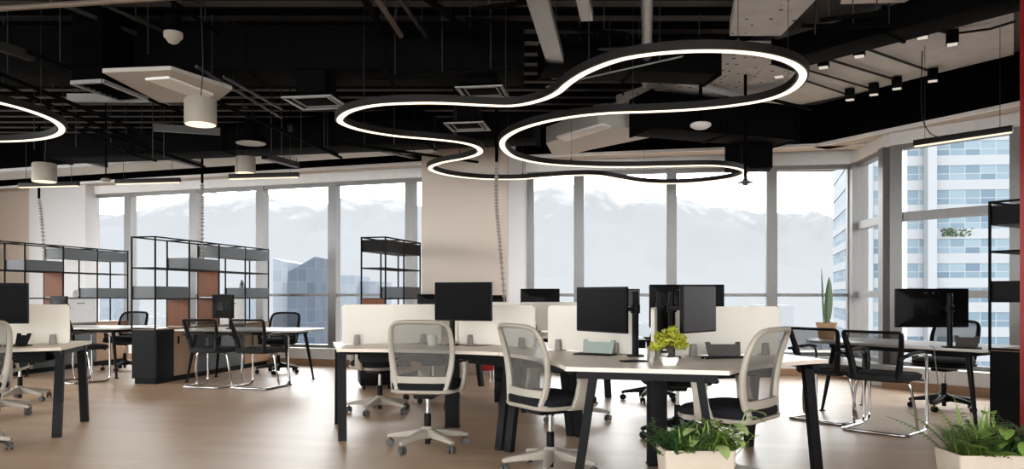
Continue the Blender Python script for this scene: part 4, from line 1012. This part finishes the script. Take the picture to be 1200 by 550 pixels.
for k in range(1, 9): b.beam(q[0].lerp(q[3], k / 9) + Vector((0, 0, .003)), q[1].lerp(q[2], k / 9) + Vector((0, 0, .003)), .012, .012)
b.build('slats', M_soot, t, smooth=False)
b = B(); b.beam((q[0] + q[1]) / 2 + Vector((0, 0, .35)), (q[2] + q[3]) / 2 + Vector((0, 0, .35)), .3, .64); b.build('plenum', M_soot, t, smooth=False)
t = thing('fan_coil_unit', 'pale unit with a white access panel inside the right lobe of the light loop', 'fan coil unit', (0, 0, 0))
b = B(); b.prism([at_height(x, y, 3.2) for x, y in ((640, 168), (700, 148), (752, 150), (768, 160), (690, 176), (650, 186))], 3.2, 3.42); b.build('casing', mat('pale_unit_metal', (172, 167, 160), .5), t, smooth=False)
b = B(); b.prism([at_height(x, y, 3.18) for x, y in ((652, 162), (706, 147), (716, 150), (664, 166))], 3.18, 3.21); b.build('panel', M_white, t, smooth=False)
# light steel channel and pipes
def channel(lab, a, c, w_=.16, m=None):
    a, c = Vector(a), Vector(c); t = thing('steel_channel', lab, 'steel channel', a)
    b = B(); L = c - a; s_ = Vector((L.y, -L.x, 0)).normalized() * w_ / 2
    b.beam((0, 0, 0), L, w_, .012); b.beam(s_ + Vector((0, 0, .035)), L + s_ + Vector((0, 0, .035)), .01, .08); b.beam(-s_ + Vector((0, 0, .035)), L - s_ + Vector((0, 0, .035)), .01, .08); b.build('tray', m or M_steel, t, smooth=False)
    for q in (.1, .5, .9): h_ = B(); h_.tube([L * q + s_, L * q + s_ + Vector((0, 0, Z_C - a.z - .02))], .005, 5); h_.build('hanger_rod', M_cable, t)
channel('wide pale steel cable channel coming from the top centre', at_height(618, -40, 3.35), at_height(656, 92, 3.35), .15)
channel('short pale steel cable channel right of the wide one', at_height(676, -30, 3.4), at_height(688, 24, 3.4), .09)
channel('narrow grey steel channel at the left above the ring lamp', at_height(-60, 40, 3.3), at_height(200, 123, 3.3), .05, M_alu_d)
channel('grey steel channel across the fan-coil end', at_height(80, 119, 3.15), at_height(232, 119, 3.15), .05, M_steel)
channel('thin pale steel channel above the nearest drum pendant', at_height(180, 153, 3.0), at_height(258, 158, 3.0), .04, M_alu_d)
pipe('thick pale pipe dropping along the ceiling right of the centre', [at_height(758, -40, 3.45), at_height(758, 40, 3.45), at_height(757, 98, 3.45)], .05, M_steel)
pipe('long brownish pipe crossing the upper left corner', [at_height(-60, 14, 3.3), at_height(215, -4, 3.3)], .022, mat('galvanised_brown', (110, 98, 88), .5, .3))
rnd = random.Random(21); k = 0
for x0, y0, x1, y1, z, r, m in ((-40, 70, 190, 165, 3.1, .02, M_duct), (-40, 82, 170, 170, 3.1, .02, M_duct), (-40, 96, 150, 178, 3.08, .016, M_duct), (30, 60, 235, 140, 3.14, .018, M_duct), (60, 0, 180, 48, 3.55, .02, M_alu_d), (100, -4, 210, 45, 3.55, .016, M_alu_d), (200, 0, 275, 52, 3.55, .018, M_duct), (230, 78, 330, 138, 3.16, .014, M_alu_d), (262, 90, 330, 128, 3.16, .014, M_alu_d),
        (415, -20, 452, 40, 3.5, .03, M_duct), (430, -20, 470, 42, 3.5, .025, mat('galvanised_brown', (110, 98, 88), .5, .3)), (455, -20, 500, 44, 3.5, .018, M_alu_d), (490, -10, 560, 45, 3.5, .03, M_duct), (560, 10, 640, 0, 3.4, .02, M_duct), (545, 22, 735, 40, 3.45, .02, M_duct), (650, 52, 850, 44, 3.5, .02, M_duct), (650, 60, 850, 52, 3.5, .02, M_alu_d), (640, 102, 800, 66, 3.2, .008, M_steel), (960, 24, 1040, 14, 3.4, .02, M_duct), (940, 30, 1060, 30, 3.45, .018, M_duct),
        (100, 150, 240, 196, 2.96, .02, M_duct), (255, 120, 400, 185, 2.98, .018, M_duct), (400, 168, 560, 190, 2.98, .018, M_duct), (440, 92, 600, 80, 3.12, .018, M_duct)):
    k += 1
    words = ['upper left corner', 'ring lamp', 'grille', 'drum pendant', 'top centre', 'loop lamp', 'red wall']
    side = 'left of the drum pendant' if x0 < 200 else 'right of the drum pendant' if x0 < 400 else 'above the left lobe of the loop' if x0 < 600 else 'above the right lobe of the loop' if x0 < 900 else 'near the red wall end'
    tone = 'black' if m is M_duct else 'grey'
    nth = ['first', 'second', 'third', 'fourth', 'fifth', 'sixth', 'seventh', 'eighth', 'ninth', 'tenth'][sum(1 for q in COL.objects if q.get('category') == 'pipe' and side in q.get('label', '') and tone in q.get('label', '')) % 10]
    pipe('%s %s ceiling pipe %s, counted from the left' % (nth, tone, side), [at_height(x0, y0, z), at_height(x1, y1, z)], r, m, 'ceiling_pipe', group='ceiling pipes')
# struts crossing the left beam
for i, (px, lab) in enumerate(((115, 'left end of the ring lamp side'), (225, 'above the second linear lamp'), (340, 'above the third linear lamp'), (480, 'beside the big column'))):
    A_ = at_depth(px - 30, 186 if px < 400 else 178, 11.0); C_ = at_depth(px + 8, 196 if px < 400 else 186, 11.9)
    channel('dark strut under the left beam, ' + lab, A_, C_, .09, M_alu_d)
# hangers for dropped services
def drop(lab, px, y0, y1, Y, r, m=M_cable):
    a, c = at_depth(px, y0, Y), at_depth(px, y1, Y); o = B().tube([a - c, Vector((0, 0, 0))], r, 6).build('hanger_rod', m); o.location = c; tag(o, lab, 'hanger rod', 'thin black hanger rods')
hang = [(40, 60, 175, 8.2), (89, 130, 172, 8.5), (179, 115, 185, 8.8), (192, 150, 185, 9), (318, 100, 178, 9), (330, 100, 180, 8.8), (353, 105, 175, 9), (380, 128, 172, 9.2), (462, 120, 170, 9.4), (532, 120, 165, 9.5), (562, 130, 168, 9.5), (700, 20, 60, 7.5), (735, 40, 52, 7.5), (955, 0, 40, 6.5)]
for i, (px, y0, y1, Y) in enumerate(hang): drop('thin black hanger rod dropping from the dark ceiling', px, min(y0, HY - (Z_C - .05 - EYE) * FPX / Y), y1, Y, .006)
# detectors and devices
t = thing('motion_camera', 'pale ceiling camera on a black drop pole at the upper left', 'camera', at_depth(203, 52, 5.9))
b = B(); b.lathe([(.008, 0), (.035, .012), (.055, .04), (.07, .055), (.07, .09), (.03, .10)], n=24); b.build('body', M_shell, t)
b = B(); b.box((0, 0, .16), (.09, .09, .12), bev=.006); b.tube([(0, 0, .2), (0, 0, Z_C - t.location.z)], .014, 8); b.build('drop_pole', M_soot, t)
t = thing('wireless_access_point', 'white dome-shaped wireless unit below the right lobe of the loop', 'wireless unit', at_depth(821, 152, 8.6))
b = B(); b.lathe([(.01, 0), (.07, .01), (.11, .035), (.118, .055), (.105, .07)], n=28); b.build('dome', M_white, t)
b = B(); b.tube([(0, 0, .07), (0, 0, Z_C - t.location.z)], .02, 8); b.build('drop_pole', M_soot, t)
t = thing('presence_sensor', 'sensor hanging on a long black pole in front of the right windows', 'sensor', at_depth(873.5, 218, 8.4))
b = B(); b.lathe([(.01, 0), (.03, .01), (.035, .03), (.085, .032), (.085, .04), (.03, .06), (.02, .09)], n=24); b.build('head', M_alu_d, t)
b = B(); b.tube([(0, 0, .08), (0, 0, Z_C - t.location.z)], .018, 10); b.lathe([(.03, .8), (.03, .84)], n=12); b.build('drop_pole', M_soot, t)
t = thing('smoke_detector', 'small pale smoke detector left of the second linear lamp', 'smoke detector', at_depth(124, 213, 10.2))
b = B(); b.lathe([(.03, 0), (.06, .012), (.065, .03), (.03, .05)], n=20); b.build('body', M_shell, t)
b = B(); b.tube([(0, 0, .05), (0, 0, Z_C - t.location.z)], .01, 6); b.build('drop_pole', M_soot, t)
t = thing('smoke_detector', 'tiny hanging detector with a light, right of the black bell pendant', 'smoke detector', at_depth(340, 154, 8.6))
b = B(); b.lathe([(.015, 0), (.03, .01), (.03, .06), (.015, .07)], n=14); b.build('body', M_bronze, t)
b = B(); b.tube([(0, 0, .07), (0, 0, Z_C - t.location.z)], .006, 6); b.build('drop_pole', M_soot, t)
# segmented cable spines
def spine(lab, pts, seg=.034):
    P = spline(pts, 30); t = thing('cable_spine', lab, 'cable spine', P[-1]); o = P[-1]; b = B(); acc = 0; last = P[0]
    for a, c in zip(P, P[1:]):
        acc += (c - a).length
        if acc >= seg:
            acc = 0; b.box(c - o, (.046, .034, .022), bev=.004)
    b.tube([p - o for p in P[::3]] + [Vector((0, 0, 0))], .011, 8); b.build('links', M_spine, t)
    c = B(); top = P[0] - o; c.tube([top, Vector((top.x, top.y, Z_C - .02 - o.z))], .02, 8); c.build('drop_pole', M_soot, t)
spine('segmented cable spine dropping beside the big column to the back desk', [at_depth(582, 190, 8.75), at_depth(582, 240, 8.75), at_depth(587, 300, 8.75), (-.06, 8.75, .745)])
q1 = P1(1.78 * bay1 - 0.0, .17, 0) + t1.location; q2 = P2(1.78 * bay1, .17, 0) + t2.location
spine('segmented cable spine dropping into the open shelf', [(q1.x, q1.y, 2.78), (q1.x, q1.y, 2.3), (q1.x, q1.y, 1.53)])
spine('segmented cable spine dropping into the far left shelf', [(q2.x - .1, q2.y, 2.62), (q2.x - .06, q2.y, 2.3), (q2.x, q2.y, 1.53)])
